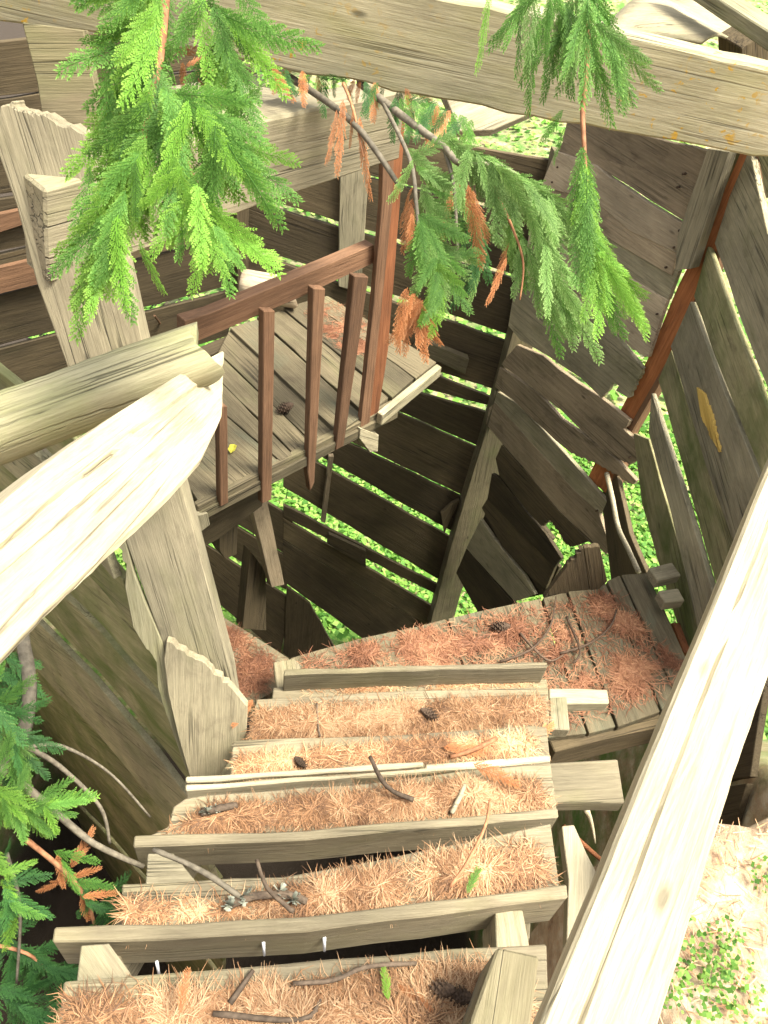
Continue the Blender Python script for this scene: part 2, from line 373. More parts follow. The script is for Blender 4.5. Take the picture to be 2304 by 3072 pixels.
# ------------------------------------------------------------------ shaft walls
W1 = vpl2(C01, WP1); W2 = vpl2(WP1, WP2); W3 = vpl2(WP2, WN); W0 = vpl2(WL, C01)
w1 = thing('board_wall', 'dark far wall of nearly horizontal boards with bright green gaps, left of the tall dark corner post', 'wall', (-.2, 4.0, .6))
def hb(parent, pl, mat, xL, tL, bL, xR, tR, bR, **k):
    k.setdefault('jit', .004)
    return prism('board', [(xL, tL), (xR, tR), (xR-(bR-tR)*.25, bR), (xL, bL)], pl, mat, parent, **k)
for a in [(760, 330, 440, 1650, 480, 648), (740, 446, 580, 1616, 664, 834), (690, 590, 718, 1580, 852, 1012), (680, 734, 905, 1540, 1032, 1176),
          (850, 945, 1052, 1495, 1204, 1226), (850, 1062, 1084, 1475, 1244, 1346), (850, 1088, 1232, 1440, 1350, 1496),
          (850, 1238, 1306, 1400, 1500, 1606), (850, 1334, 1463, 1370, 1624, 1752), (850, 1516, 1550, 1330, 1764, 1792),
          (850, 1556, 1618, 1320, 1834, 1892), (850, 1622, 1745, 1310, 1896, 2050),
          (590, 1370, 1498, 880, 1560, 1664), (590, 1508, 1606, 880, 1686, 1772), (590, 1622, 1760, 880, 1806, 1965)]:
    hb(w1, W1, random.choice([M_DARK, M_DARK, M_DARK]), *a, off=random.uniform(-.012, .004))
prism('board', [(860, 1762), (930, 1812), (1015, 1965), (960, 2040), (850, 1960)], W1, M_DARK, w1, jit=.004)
# studs: grey one behind the balustrade, thin one under the platform, corner post
prism('stud', [(1020, 380), (1112, 400), (1080, 870), (1015, 850)], W1, M_GREY, w1, off=.03, thick=.05)
prism('stud', [(985, 1360), (1000, 1360), (975, 1560), (962, 1556)], W1, M_BROWN, w1, off=.03, thick=.03)
prism('corner_post', [(1655, 440), (1720, 455), (1588, 1010), (1520, 1330), (1408, 1640), (1345, 1870), (1282, 1858), (1350, 1600), (1445, 1280), (1520, 1000)], W1, M_GREY2, w1, off=.09, thick=.10, jit=.002)
prism('cleat', [(1255, 1000), (1402, 1060), (1390, 1104), (1235, 1035)], W1, M_GREY2, w1, off=.06, thick=.05)
prism('cleat', [(985, 1590), (1096, 1642), (1096, 1692), (1060, 1668), (980, 1618)], W1, M_DARK, w1, off=.04, thick=.03)
prism('cleat', [(1320, 1530), (1352, 1500), (1375, 1490), (1330, 1590)], W1, M_DARK, w1, off=.04, thick=.03)

w2 = thing('board_wall', 'brown wall of broken slanting boards between the dark corner post and the red post', 'wall', (.9, 3.8, .8))
def b2(px, mat, **k):
    k.setdefault('jit', .003); return prism('board', grow(px, 4), W2, mat, w2, off=random.uniform(.0, .015), xdir=W2X, **k)
def grow(px, g_):
    n_ = len(px); ar = sum(px[i][0]*px[(i+1) % n_][1]-px[(i+1) % n_][0]*px[i][1] for i in range(n_)); sg = 1 if ar > 0 else -1; out = []
    for i in range(n_):
        nx_ = ny_ = 0
        for a, b in ((px[i-1], px[i]), (px[i], px[(i+1) % n_])):
            L_ = math.dist(a, b) or 1; nx_ += (b[1]-a[1])/L_*sg; ny_ -= (b[0]-a[0])/L_*sg
        m_ = math.hypot(nx_, ny_) or 1; out.append((px[i][0]+nx_/m_*g_, px[i][1]+ny_/m_*g_))
    return out
W2X = onpl(1750, 1300, W2)-onpl(1550, 1110, W2)
b2([(1707, 352), (2140, 460), (2093, 561), (1786, 471), (1689, 423)], M_BROWN)
b2([(1690, 428), (1786, 475), (2093, 564), (2058, 664), (1943, 591), (1838, 523), (1793, 495), (1674, 452)], M_BROWN)
b2([(1674, 456), (1793, 500), (1831, 532), (1943, 607), (2056, 674), (2036, 755), (1898, 688), (1793, 598), (1633, 553)], M_PALE)
b2([(1629, 557), (1793, 602), (1898, 691), (2032, 758), (2017, 822), (1793, 688), (1614, 620)], M_BROWN)
b2([(1614, 624), (1793, 691), (2032, 814), (2002, 897), (1898, 837), (1793, 770), (1599, 673)], M_GREY)
b2([(1599, 676), (1793, 773), (1898, 840), (2001, 901), (1946, 1068), (1905, 1046), (1823, 964), (1704, 882), (1569, 822)], M_PALE, jag={4:.006})
b2([(1554, 837), (1704, 886), (1823, 971), (1931, 1105), (1890, 1188), (1857, 1169), (1866, 1154), (1842, 1143), (1827, 1169), (1810, 1188), (1749, 1128), (1659, 1068), (1569, 1016), (1534, 975)], M_GREY, jag={3:.006,8:.006})
b2([(1517, 1083), (1554, 1038), (1629, 1071), (1674, 1109), (1734, 1152), (1816, 1206), (1887, 1262), (1868, 1286), (1907, 1323), (1920, 1374), (1890, 1391), (1860, 1371), (1812, 1341), (1747, 1286), (1690, 1229), (1614, 1171), (1510, 1092)], M_BROWN, jag={6:.006,9:.006,10:.006})
b2([(1504, 1104), (1614, 1180), (1686, 1259), (1741, 1298), (1816, 1353), (1853, 1382), (1909, 1441), (1902, 1449), (1801, 1389), (1719, 1355), (1674, 1318), (1599, 1249), (1547, 1198), (1491, 1158)], M_BROWN, jag={7:.005,8:.006})
b2([(1486, 1174), (1543, 1211), (1629, 1296), (1704, 1376), (1827, 1516), (1801, 1535), (1719, 1464), (1599, 1329), (1487, 1206)], M_GREY, jag={4:.008})
b2([(1472, 1225), (1487, 1211), (1599, 1337), (1719, 1470), (1793, 1537), (1827, 1635), (1819, 1659), (1674, 1523), (1569, 1397), (1463, 1270)], M_BROWN, jag={5:.006})
b2([(1510, 1337), (1569, 1404), (1674, 1531), (1786, 1635), (1771, 1619), (1722, 1635), (1704, 1628), (1678, 1585), (1653, 1553), (1629, 1572), (1598, 1540), (1506, 1423), (1495, 1374)], M_DARK, jag={5:.008,6:.008,7:.008,8:.008})
b2([(1480, 1423), (1502, 1438), (1592, 1553), (1637, 1602), (1683, 1673), (1666, 1697), (1569, 1597), (1469, 1494)], M_DARK)
b2([(1465, 1497), (1569, 1602), (1662, 1700), (1637, 1762), (1599, 1732), (1510, 1635), (1450, 1523)], M_DARK)
b2([(1444, 1561), (1502, 1644), (1573, 1729), (1604, 1781), (1547, 1800), (1405, 1643)], M_GREY)
b2([(1402, 1650), (1525, 1792), (1599, 1867), (1450, 1852), (1375, 1717)], M_DARK)
for p_ in ([(400, 1640), (560, 1752), (690, 1884), (640, 1990), (450, 2030), (300, 1900), (380, 1700)], [(455, 1440), (600, 1690), (664, 1770), (640, 1800), (440, 1600)], [(480, 1395), (600, 1500), (740, 1640), (640, 1640), (470, 1480)]):
    prism('board', [(1152+x/1.34, 300+y/1.34) for x, y in p_], W2, M_DARK, w2, off=-.03, xdir=W2X)
# grey stud, red corner post
prism('stud', [(2150, 440), (2214, 450), (2098, 800), (2050, 805), (2058, 700)], W2, M_GREY, w2, off=.05, thick=.05)
prism('corner_post', [(2214, 440), (2262, 450), (2212, 590), (2112, 812), (1990, 1084), (1866, 1300), (1812, 1490), (1750, 1440), (1850, 1230), (1925, 1090), (2020, 860), (2120, 660)], W2, M_RED2, w2, off=-.03, thick=.05, jit=.001)
prism('post_side', [(2258, 455), (2276, 455), (2226, 597), (2126, 820), (2004, 1092), (1880, 1306), (1824, 1500), (1812, 1488), (1866, 1300), (1990, 1084), (2112, 812), (2212, 590)], W2, M_REDB, w2, off=-.024, thick=.06, jit=.001)

W3X = onpl(2130, 1800, W3)-onpl(2030, 1400, W3)
w3 = thing('board_wall', 'mossy right wall of steeply receding boards with thin bright slots', 'wall', (1.3, 2.3, 1.5))
for px, mt in [([(2262, 380), (2450, 380), (2450, 980), (2330, 700)], M_MOSS),
    ([(2240, 420), (2300, 700), (2450, 1100), (2450, 1560), (2240, 1010), (2142, 730)], M_GREY),
    ([(2126, 740), (2212, 985), (2420, 1520), (2420, 1750), (2168, 1120), (2085, 890)], M_MOSS),
    ([(2078, 905), (2156, 1118), (2400, 1720), (2400, 1960), (2206, 1620), (2122, 1390), (2018, 1040)], M_GREY),
    ([(2010, 1050), (2116, 1388), (2198, 1620), (2310, 1920), (2220, 1990), (2112, 1640), (2046, 1400), (1972, 1140)], M_MOSS),
    ([(1960, 1180), (2034, 1413), (2104, 1640), (2210, 1980), (2130, 2010), (2020, 1538), (1952, 1300)], M_GREY),
    ([(1900, 1300), (1944, 1318), (2008, 1545), (2100, 1870), (2100, 2060), (2064, 1975), (1982, 1712), (1925, 1510)], M_MOSS),
    ([(1800, 1480), (1846, 1427), (1862, 1500), (1884, 1600), (1935, 1718), (1890, 1840), (1830, 1740)], M_DARK)]:
    prism('board', grow(px, 0.5), W3, mt, w3, jit=.003, off=random.uniform(-.01, .01), xdir=W3X)
for px, mt in [([(2075, 2130), (2300, 2010), (2250, 2330), (2020, 2380)], M_DARK), ([(2010, 2400), (2240, 2350), (2150, 2640), (1960, 2600)], M_DARK)]:
    prism('board', px, W3, mt, w3, jit=.004)
for px in ([(2036, 1430), (2060, 1400), (2130, 1640), (2230, 1980), (2190, 1990), (2100, 1640)], [(2008, 1020), (2040, 1060), (2140, 1390), (2320, 1900), (2290, 1930), (2180, 1620), (2100, 1400), (2005, 1100)], [(2158, 1130), (2180, 1110), (2430, 1760), (2400, 1780)], [(2222, 1010), (2250, 1000), (2450, 1560), (2420, 1560)]):
    prism('batten', px, W3, M_DARK, w3, off=-.05, xdir=W3X)
prism('torn_strip', [(2103, 1163), (2124, 1180), (2150, 1250), (2173, 1357), (2150, 1320), (2117, 1253)], W3, M_ORANGE, w3, off=.02, thick=.012, jag={1: .004, 2: .006, 4: .004})
tube('bleached_stick', [onpl(u, v, W3)-W3[1]*.0+Vector((-.05, 0, 0)) for u, v in [(1848, 1425), (1866, 1500), (1884, 1585), (1915, 1650), (1948, 1720)]], .014, .012, M_WHITE, w3)
beam('cleat', PH(1960, 1722, 2.5), PH(2030, 1706, 2.5), .07, .05, M_GREY, w3)
beam('cleat', PH(1985, 1790, 2.5), PH(2045, 1782, 2.5), .06, .05, M_GREY, w3)
prism('corner_stub', [(2010, 1880), (2040, 1870), (2075, 1960), (2040, 2010)], W3, M_RED, w3, off=.03, thick=.03)

w0 = thing('board_wall', 'dark brown boards of the back left wall behind the big crossing beam', 'wall', (-1.8, 3.4, 1.6))
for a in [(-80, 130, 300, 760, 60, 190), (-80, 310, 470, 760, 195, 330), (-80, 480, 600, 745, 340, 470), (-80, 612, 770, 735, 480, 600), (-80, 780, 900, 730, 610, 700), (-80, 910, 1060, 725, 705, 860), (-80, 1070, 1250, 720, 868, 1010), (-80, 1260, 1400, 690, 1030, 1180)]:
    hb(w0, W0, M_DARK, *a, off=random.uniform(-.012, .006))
prism('corner_post', [(700, 560), (738, 560), (736, 870), (706, 880)], W0, M_DARK, w0, off=.05, thick=.05)
prism('red_board', [(-50, 640), (88, 610), (100, 650), (-50, 700)], W0, M_REDB, w0, off=.04)
prism('red_board', [(-50, 800), (120, 760), (150, 830), (-50, 880)], W0, M_REDB, w0, off=.04)
for (u, v, uu, vv) in [(285, 1020, 265, 960), (480, 970, 455, 935), (465, 700, 460, 680)]:
    tube('spike', [onpl(u, v, W0), onpl(uu, vv, W0)+Vector((.05, -.1, .05))], .006, .005, M_REDB, w0, n=1, smooth=False)

# left mossy wall beside the stair
w4p = onpl(500, 2400, hplane(3.4)); W4 = vplane(w4p, -48)
w4 = thing('board_wall', 'green stained wall of wide boards in the shade below the left rail', 'wall', (-1.1, 1.5, 3.0))
def lin(x0, y0, s0, s1, xs): # gently steepening board line
    out = []; y = y0; px = x0
    for x in xs:
        y += (x-px)*(s0+(s1-s0)*((x+px)/2-x0)/800); px = x; out.append((x, y))
    return out
xs = [-60, 120, 300, 480, 660]
st = [1060, 1180, 1310, 1420, 1560, 1690, 1850, 2000, 2150, 2330, 2520, 2720]
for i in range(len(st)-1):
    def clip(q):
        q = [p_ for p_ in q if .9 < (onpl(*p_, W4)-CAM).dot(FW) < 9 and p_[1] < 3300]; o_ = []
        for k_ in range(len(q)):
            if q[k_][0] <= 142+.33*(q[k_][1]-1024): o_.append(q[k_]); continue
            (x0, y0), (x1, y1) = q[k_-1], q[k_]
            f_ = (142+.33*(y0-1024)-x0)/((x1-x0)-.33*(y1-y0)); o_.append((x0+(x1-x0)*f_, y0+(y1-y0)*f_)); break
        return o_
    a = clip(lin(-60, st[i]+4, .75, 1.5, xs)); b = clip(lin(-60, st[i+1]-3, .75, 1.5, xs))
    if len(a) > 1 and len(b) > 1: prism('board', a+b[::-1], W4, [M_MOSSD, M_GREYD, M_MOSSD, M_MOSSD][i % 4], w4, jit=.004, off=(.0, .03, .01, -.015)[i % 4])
# ------------------------------------------------------------------ beams and rails
o = prism('crossing_beam', [(-150, 48), (0, 66), (290, 100), (540, 150), (760, 190), (980, 232), (1240, 285), (1600, 352), (1900, 405), (2400, 492), (2400, 236), (2100, 158), (1830, 92), (1460, 16), (1100, -60), (-150, -330)],
      vplane(P(1150, 250, 1.95), 95), M_BEAM, thick=.06, jit=.005, step=.05, bevel=.006)
tag(o, 'long lichen spotted beam crossing the whole top of the picture', 'beam')
o = prism('crossing_beam', [(132, 570), (146, 854), (300, 800), (417, 757), (722, 639), (1042, 528), (1200, 478), (1220, 270), (785, 361), (400, 488)],
      vplane(P(140, 700, 1.75), 40), M_POST, thick=.10, jit=.003, step=.08, bevel=.006)
tag(o, 'thick sawn plank resting against the left post with its square end showing', 'beam')
o = beam('sawn_beam_end', P(560, 250, 2.5), P(905, 300, 2.1), .14, .10, M_POST); tag(o, 'short sawn block lying on top of the thick plank behind the left foliage', 'beam')
# post behind log rails
CP = plane3((174, 1024, 1.90), (425, 1010, 1.90), PH(600, 2250, 2.38))
post = thing('leaning_post', 'broad weathered leaning post behind the two left rails, its foot at the stairs', 'post', onpl(600, 2280, CP))
prism('upright', [(0, 320), (30, 305), (60, 330), (120, 345), (250, 400), (300, 600), (375, 790), (425, 1010), (538, 1434), (620, 1740), (694, 2017), (735, 2290), (560, 2300), (530, 2130), (486, 1926), (368, 1600), (270, 1290), (174, 1024), (110, 850), (50, 620), (-20, 420)], CP, M_POST, post, thick=.07, bevel=.005, jag={0: .004, 1: .004, 2: .004, 3: .004})
prism('splice_board', [(505, 1905), (560, 1935), (640, 1990), (700, 2045), (745, 2100), (735, 2300), (580, 2330), (540, 2190), (510, 2060), (498, 1960)], CP, M_GREY, post, off=.028, thick=.026, jag={0: .006, 1: .006, 2: .006})
prism('upper_board', [(10, 60), (205, 85), (240, 250), (275, 440), (90, 440), (60, 250)], CP, M_GREY2, post, off=-.10, thick=.04)  # darker wood than the upright; the beam's shade is put into its colour
# broken board edge beside the post
prism('broken_board', [(342, 1590), (356, 1640), (380, 1690), (376, 1760), (392, 1840), (400, 1880), (430, 1930), (470, 1985), (474, 2060), (495, 2130), (520, 2200), (560, 2310), (580, 2310), (545, 2200), (524, 2060), (488, 1926), (434, 1800), (404, 1720), (370, 1600)],
      CP, M_RAIL, w4, thick=.02, off=.004, jag={1: .006, 6: .007})
o = None
def rawlog(name, a, b, r, mat, label, seg=18, nn=26):
    a, b = Vector(a), Vector(b); X = (b-a).normalized(); L = (b-a).length
    Z = Vector((0, 0, 1)); Z = (Z-X*Z.dot(X)).normalized(); Y = Z.cross(X); vs = []; fs = []
    for i in range(nn):
        x = L*i/(nn-1); rr = r*(1+.010*math.sin(i*.5)+.006*math.sin(i*2.3))*(.97 if i == nn-1 else 1)
        for k in range(seg):
            an = 2*math.pi*k/seg; q = rr*(1+.03*math.sin(3*an+1)+.035*math.sin(5*an+.6*math.sin(i*.2))+random.uniform(-.008, .008))
            if abs(an-2.0) < .1 and i > 2: q *= .93
            xx = x + (.02*math.sin(an*2+1)+random.uniform(-.004, .004) if i == nn-1 else 0)
            vs.append((xx, math.cos(an)*q, math.sin(an)*q))
    for i in range(nn-1):
        for k in range(seg): fs.append((i*seg+k, i*seg+(k+1) % seg, (i+1)*seg+(k+1) % seg, (i+1)*seg+k))
    fs.append(tuple((nn-1)*seg+k for k in range(seg))); fs.append(tuple(range(seg-1, -1, -1)))
    me = bpy.data.meshes.new(name); me.from_pydata(vs, [], [f[::-1] for f in fs]); me.update()
    for p in me.polygons: p.use_smooth = len(p.vertices) == 4
    M = Matrix((X, Y, Z)).transposed().to_4x4(); M.translation = a
    return tag(link(name, me, mat, None, M), label, 'rail')
rawlog('log_rail', P(-140, 1332, 1.45), P(606, 1060, 1.62), .062, M_RAIL, 'round grey log rail lying across the left edge above the bleached rail')
def slab(name, px, pl, mat, thick, label, cat, n=40, m=22, bump=.0004):
    """hewn rail: a real relief grid over a four sided outline (rails of two edge polylines)"""
    A, B = px
    def interp(poly, t):
        L = [0]
        for i in range(len(poly)-1): L.append(L[-1]+math.dist(poly[i], poly[i+1]))
        d = t*L[-1]
        for i in range(len(poly)-1):
            if d <= L[i+1]+1e-6:
                f = (d-L[i])/(L[i+1]-L[i]); return (poly[i][0]+(poly[i+1][0]-poly[i][0])*f, poly[i][1]+(poly[i+1][1]-poly[i][1])*f)
        return poly[-1]
    nrm = pl[1] if pl[1].dot(CAM-pl[0]) > 0 else -pl[1]
    rows = []
    for i in range(n+1):
        a = onpl(*interp(A, i/n), pl); b = onpl(*interp(B, i/n), pl)
        w = (b-a)
        a = a-w*random.uniform(-.003, .005)-w*.002*math.sin(i*.8); b = b+w*random.uniform(-.005, .005)+w*.003*math.sin(i*.6+1)
        row = []
        for j in range(m+1):
            s = j/m; edge = min(s, 1-s); drop = -max(0, .04-edge)*.12
            hh = bump*math.sin(9*s+1.5+.8*math.sin(i*.11))+bump*.7*math.sin(23*s+.3*math.sin(i*.23)) + random.uniform(-.0006, .0006)
            if abs(s-.30-.03*math.sin(i*.12)) < .45/m: hh -= .006*(.4+.6*abs(math.sin(i*.3)))
            row.append(a+(b-a)*s+nrm*(drop+hh))
        rows.append(row)
    for i in (0, n):
        pass
    X = (rows[-1][m//2]-rows[0][m//2]).normalized(); Z = nrm; Y = Z.cross(X); X = Y.cross(Z)
    M = Matrix((X, Y, Z)).transposed().to_4x4(); M.translation = rows[0][m//2]; Mi = M.inverted()
    vs = []; fs = []; w = m+1
    for r_ in rows: vs += [tuple(Mi @ p) for p in r_]
    nb = len(vs)
    for r_ in rows: vs += [tuple(Mi @ (p-nrm*(thick))) for p in (r_[0], r_[-1])]
    for i in range(n):
        for j in range(m): fs.append((i*w+j, i*w+j+1, (i+1)*w+j+1, (i+1)*w+j))
        fs.append((i*w, (i+1)*w, nb+2*(i+1), nb+2*i)); fs.append((i*w+m, nb+2*i+1, nb+2*i+3, (i+1)*w+m))
        fs.append((nb+2*i, nb+2*i+2, nb+2*i+3, nb+2*i+1))
    fs.append(tuple(range(w))+(nb+1, nb)); fs.append(tuple(n*w+j for j in range(m, -1, -1))+(nb+2*n, nb+2*n+1))
    me = bpy.data.meshes.new(name); me.from_pydata(vs, [], fs); me.validate(); me.update()
    import bmesh
    bm = bmesh.new(); bm.from_mesh(me); bmesh.ops.recalc_face_normals(bm, faces=bm.faces); bm.to_mesh(me); bm.free()
    return tag(link(name, me, mat, None, M), label, cat)
slab('hand_rail', ([(-260, 1700), (0, 1514), (200, 1345), (417, 1198), (560, 1112), (672, 1050)], [(-260, 2290), (0, 2000), (190, 1800), (480, 1530), (610, 1385), (664, 1262)]),
     plane3(PH(0, 1514, .62), PH(0, 2000, .62), (650, 1200, 1.66)), M_WHITE, .07, 'wide bleached rail running from the left edge to its sawn end under the log', 'rail')
slab('hand_rail', ([(1500, 3360), (1620, 3072), (1800, 2630), (2000, 2140), (2130, 1830), (2304, 1400), (2420, 1120)], [(1890, 3360), (1978, 3072), (2085, 2715), (2214, 2290), (2304, 2035), (2420, 1740), (2560, 1410)]),
     hplane(.85), M_WHITE, .045, 'huge sun bleached rail slanting across the lower right corner', 'rail')
# ------------------------------------------------------------------ stairs
stair = thing('staircase', 'weathered open staircase covered with orange needles descending into the wooden shaft', 'stairs', PH(1000, 2050, 2.6))
HA, HC, HD, HE, HF, HG, HL = 1.58, 1.76, 1.93, 2.09, 2.25, 2.42, 2.60
DN = Vector((0, 0, -.035))
def tread(px, h, mat=M_TREAD, name='tread', d=.035, **k):
    return prism(name, px, hplane(h), mat, stair, ext=Vector((0, 0, -d)), jit=.003, step=.08, bevel=.003, **k)
tread([(191, 2944), (486, 2920), (800, 2896), (1152, 2867), (1500, 2840), (1640, 2832), (1660, 3200), (150, 3260)], HA)
tread([(365, 2652), (846, 2631), (1000, 2604), (1152, 2577), (1395, 2527), (1652, 2468), (1680, 2670), (1152, 2745), (370, 2792)], HC)
tread([(556, 2395), (620, 2385), (1124, 2347), (1400, 2310), (1652, 2288), (1672, 2440), (1152, 2486), (420, 2520), (505, 2480), (520, 2420)], HD)
tread([(698, 2222), (1152, 2207), (1596, 2176), (1640, 2180), (1652, 2290), (1150, 2330), (690, 2345)], HE)
tread([(770, 2097), (900, 2092), (1152, 2075), (1645, 2062), (1650, 2200), (1152, 2225), (740, 2240)], HF)
tread([(820, 2062), (1152, 2046), (1640, 2036), (1645, 2090), (1150, 2105), (815, 2110)], HG)
def riser(px, h, d, mat=M_TREAD): return tread(px, h, mat, 'riser_board', d)
riser([(163, 2781), (520, 2774), (916, 2750), (1152, 2722), (1400, 2692), (1700, 2652), (1704, 2694), (1400, 2733), (1152, 2763), (916, 2796), (500, 2820), (156, 2826)], HC-.03, .15)
riser([(403, 2506), (916, 2492), (1152, 2468), (1400, 2450), (1673, 2424), (1676, 2452), (1400, 2478), (1152, 2496), (916, 2520), (399, 2541)], HD-.03, .13)
riser([(557, 2329), (900, 2308), (1270, 2284), (1270, 2298), (900, 2324), (557, 2346)], HE-.022, .012, M_WHITE)
riser([(557, 2352), (800, 2338), (1277, 2304), (1277, 2292), (1652, 2264), (1652, 2284), (1277, 2314), (800, 2352), (557, 2372)], HE-.006, .10, M_WHITE)
riser([(695, 2226), (1152, 2200), (1596, 2172), (1600, 2186), (1152, 2216), (695, 2238)], HF+.005, .10)
riser([(854, 2008), (1152, 1998), (1642, 1986), (1642, 2002), (1152, 2014), (850, 2026)], HG-.10, .10)
riser([(820, 1986), (880, 1975), (905, 1995), (880, 2060), (830, 2075)], HG+.02, .04)
# far planks on the right of the stair
tread([(1648, 2065), (1822, 2069), (1828, 2110), (1694, 2112), (1648, 2108)], HG-.04, M_GREY, 'support_plank', .05)
tread([(1648, 2092), (1700, 2090), (1710, 2190), (1652, 2187)], HF+.05, M_GREY, 'support_plank', .05)
tread([(1500, 2300), (1655, 2288), (1853, 2277), (1874, 2409), (1666, 2409), (1500, 2420)], HD+.045, M_TREAD, 'support_plank', .05)
# stringers and blocks
LS = [PH(300, 2900, 1.80), PH(860, 2060, 2.68)]
beam('stringer', LS[0], LS[1], .045, .16, M_TREAD, stair)
beam('stringer', PH(1560, 2800, 1.86), PH(1600, 2090, 2.62), .045, .16, M_TREAD, stair)
prism('stringer_block', [(243, 2836), (326, 2830), (392, 2920), (340, 2960), (229, 2950)], hplane(1.66), M_POST, stair, ext=Vector((0, 0, -.12)))
prism('stringer_block', [(443, 2560), (520, 2560), (600, 2660), (436, 2665)], hplane(1.84), M_POST, stair, ext=Vector((0, 0, -.12)))
prism('stringer_block', [(1485, 2730), (1568, 2730), (1592, 2860), (1490, 2860)], hplane(1.775), M_GREY, stair, ext=Vector((0, 0, -.14)))
gp = [PH(1492, 2840, 1.42), PH(1618, 2868, 1.42), PH(1592, 3072, 1.41), PH(1575, 3250, 1.40), PH(1350, 3250, 1.40), PH(1408, 3072, 1.41)]
o = prism3('sawn_post', gp, M_TREAD, None, ext=Vector((0, 0, -.16)), bevel=.004, xdir=gp[2]-gp[1]); tag(o, 'thick sawn beam end at the bottom right of the nearest step', 'beam')
for u, v in [(790, 2825), (973, 2812), (470, 2885)]:
    p = PH(u, v, HC+.02); o = tube('nail', [p, p+Vector((.004, -.012, -.045))], .0035, .0028, M_NAIL, stair, n=1, seg=6)
# ------------------------------------------------------------------ lower landing
land = thing('landing', 'lower landing of boards strewn with dark twigs and needles at the foot of the stairs', 'landing', PH(1600, 1950, HL))
fr = [(868, 1975), (1080, 1915), (1260, 1877), (1340, 1856), (1625, 1795), (1700, 1775), (1819, 1743), (1862, 1725), (1944, 1718)]
nr = [(930, 2150), (1150, 2190), (1390, 2215), (1470, 2225), (1765, 2200), (1850, 2180), (1985, 2135), (2040, 2110), (2110, 2080)]
for i in range(8):
    a, b, c, d = fr[i], fr[i+1], nr[i+1], nr[i]
    g0 = 5 if i in (2, 3, 5) else 3
    prism('floor_board', [(a[0]+g0, a[1]-1), (b[0]-g0, b[1]+1), (c[0]-g0, c[1]), (d[0]+g0, d[1])], hplane(HL+random.uniform(-.008, .008)), M_LAND, land, ext=Vector((0, 0, -.03)), jit=.004, bevel=.002, xdir=onpl(*d, hplane(HL))-onpl(*a, hplane(HL)))
for px in ([(560, 1890), (646, 1836), (760, 1905), (700, 2010), (600, 2040)], [(764, 1908), (868, 1975), (820, 2075), (760, 2110), (690, 2120), (704, 2014)]):
    prism('floor_board', px, hplane(HL), M_LAND, land, ext=Vector((0, 0, -.03)), xdir=PH(868, 1975, HL)-PH(646, 1836, HL))
beam('joist', PH(1655, 2236, HL+.035), PH(2090, 2130, HL+.035), .05, .14, M_DARK, land)
beam('joist', PH(900, 1990, HL+.04), PH(1840, 1765, HL+.04), .05, .14, M_DARK, land)
prism('dark_stave', [(1630, 1795), (1700, 1700), (1750, 1645), (1770, 1790)], vplane(PH(1700, 1776, HL), 75), M_DARK, land, thick=.02, jag={1: .008}, off=.0)
prism('dark_stave', [(1752, 1645), (1800, 1642), (1822, 1745), (1772, 1790)], vplane(PH(1700, 1776, HL), 75), M_DARK, land, thick=.02, jag={0: .006})
# ------------------------------------------------------------------ upper platform and balustrade
HP = 2.25
plat = thing('platform', 'raised platform of grey planks behind the red balustrade', 'platform', PH(950, 1150, HP))
FA = [(430, 1230), (600, 1180), (660, 1142), (655, 1058), (690, 985), (770, 955), (850, 925), (925, 900), (985, 885)]
NA = [(590, 1500), (838, 1382), (880, 1362), (940, 1332), (1012, 1296), (1092, 1246), (1174, 1192), (1245, 1135), (1312, 1086)]
for i in range(8):
    a, b, c, d = FA[i], FA[i+1], NA[i+1], NA[i]
    g0 = 9 if i == 5 else 3
    prism('floor_board', [(a[0], a[1]-g0*.6), (b[0], b[1]+g0*.6), (c[0]-g0, c[1]), (d[0]+g0, d[1])], hplane(HP+random.uniform(-.012, .012)), [M_LAND, M_DECK, M_DECK, M_DECK][i % 4], plat, ext=Vector((0, 0, -.03)), jit=.004, xdir=onpl(*c, hplane(HP))-onpl(*b, hplane(HP)))
beam('fascia', PH(585, 1512, HP), PH(1180, 1204, HP), .03, .05, M_DECK, plat)
beam('fascia', PH(588, 1535, HP+.03), PH(1190, 1222, HP+.03), .03, .05, M_DECK, plat)
beam('fascia', PH(1140, 1240, HP-.02), PH(1318, 1095, HP-.02), .03, .06, M_GREY, plat)
EP = vpl2(PH(590, 1505, HP), PH(1180, 1200, HP))
EN = EP[1] if EP[1].dot(CAM-EP[0]) < 0 else -EP[1]
beam('joist', PH(560, 1530, HP+.035)+EN*.16, PH(1150, 1215, HP+.035)+EN*.16, .07, .20, M_DARK, plat)
beam('joist', PH(560, 1530, HP+.035)+EN*.75, PH(1150, 1215, HP+.035)+EN*.75, .07, .20, M_DARK, plat)
prism('apron', [(620, 1560), (760, 1480), (880, 1420), (1060, 1325), (1100, 1330), (1000, 1400), (800, 1530), (640, 1640)], EP, M_DARK, plat, off=-.12, thick=.03)
prism('brace', [(620, 1600), (790, 1500), (850, 1490), (830, 1560), (700, 1660), (612, 1712)], EP, M_DARK, plat, off=-.10, thick=.08)
prism('hanging_post', [(728, 1570), (790, 1520), (775, 1730), (740, 1745), (724, 1720)], EP, M_DARK, plat, off=-.16, thick=.07)
prism('diagonal_prop', [(832, 1500), (868, 1480), (895, 1600), (934, 1836), (896, 1846), (850, 1620)], EP, M_BROWN, plat, off=-.22, thick=.04)
prism('prop_foot', [(866, 1770), (908, 1830), (900, 2000), (830, 2000)], EP, M_DARK, plat, off=-.30, thick=.06)
bal = thing('balustrade', 'slanted balustrade with one rail and red brown balusters along the platform edge', 'railing', PH(900, 1370, HP))
prism('hand_rail', [(560, 968), (640, 944), (900, 835), (1128, 738), (1130, 792), (900, 900), (640, 1012), (560, 1045)], EP, M_REDB, bal, off=-.01, thick=.045, jit=.001)
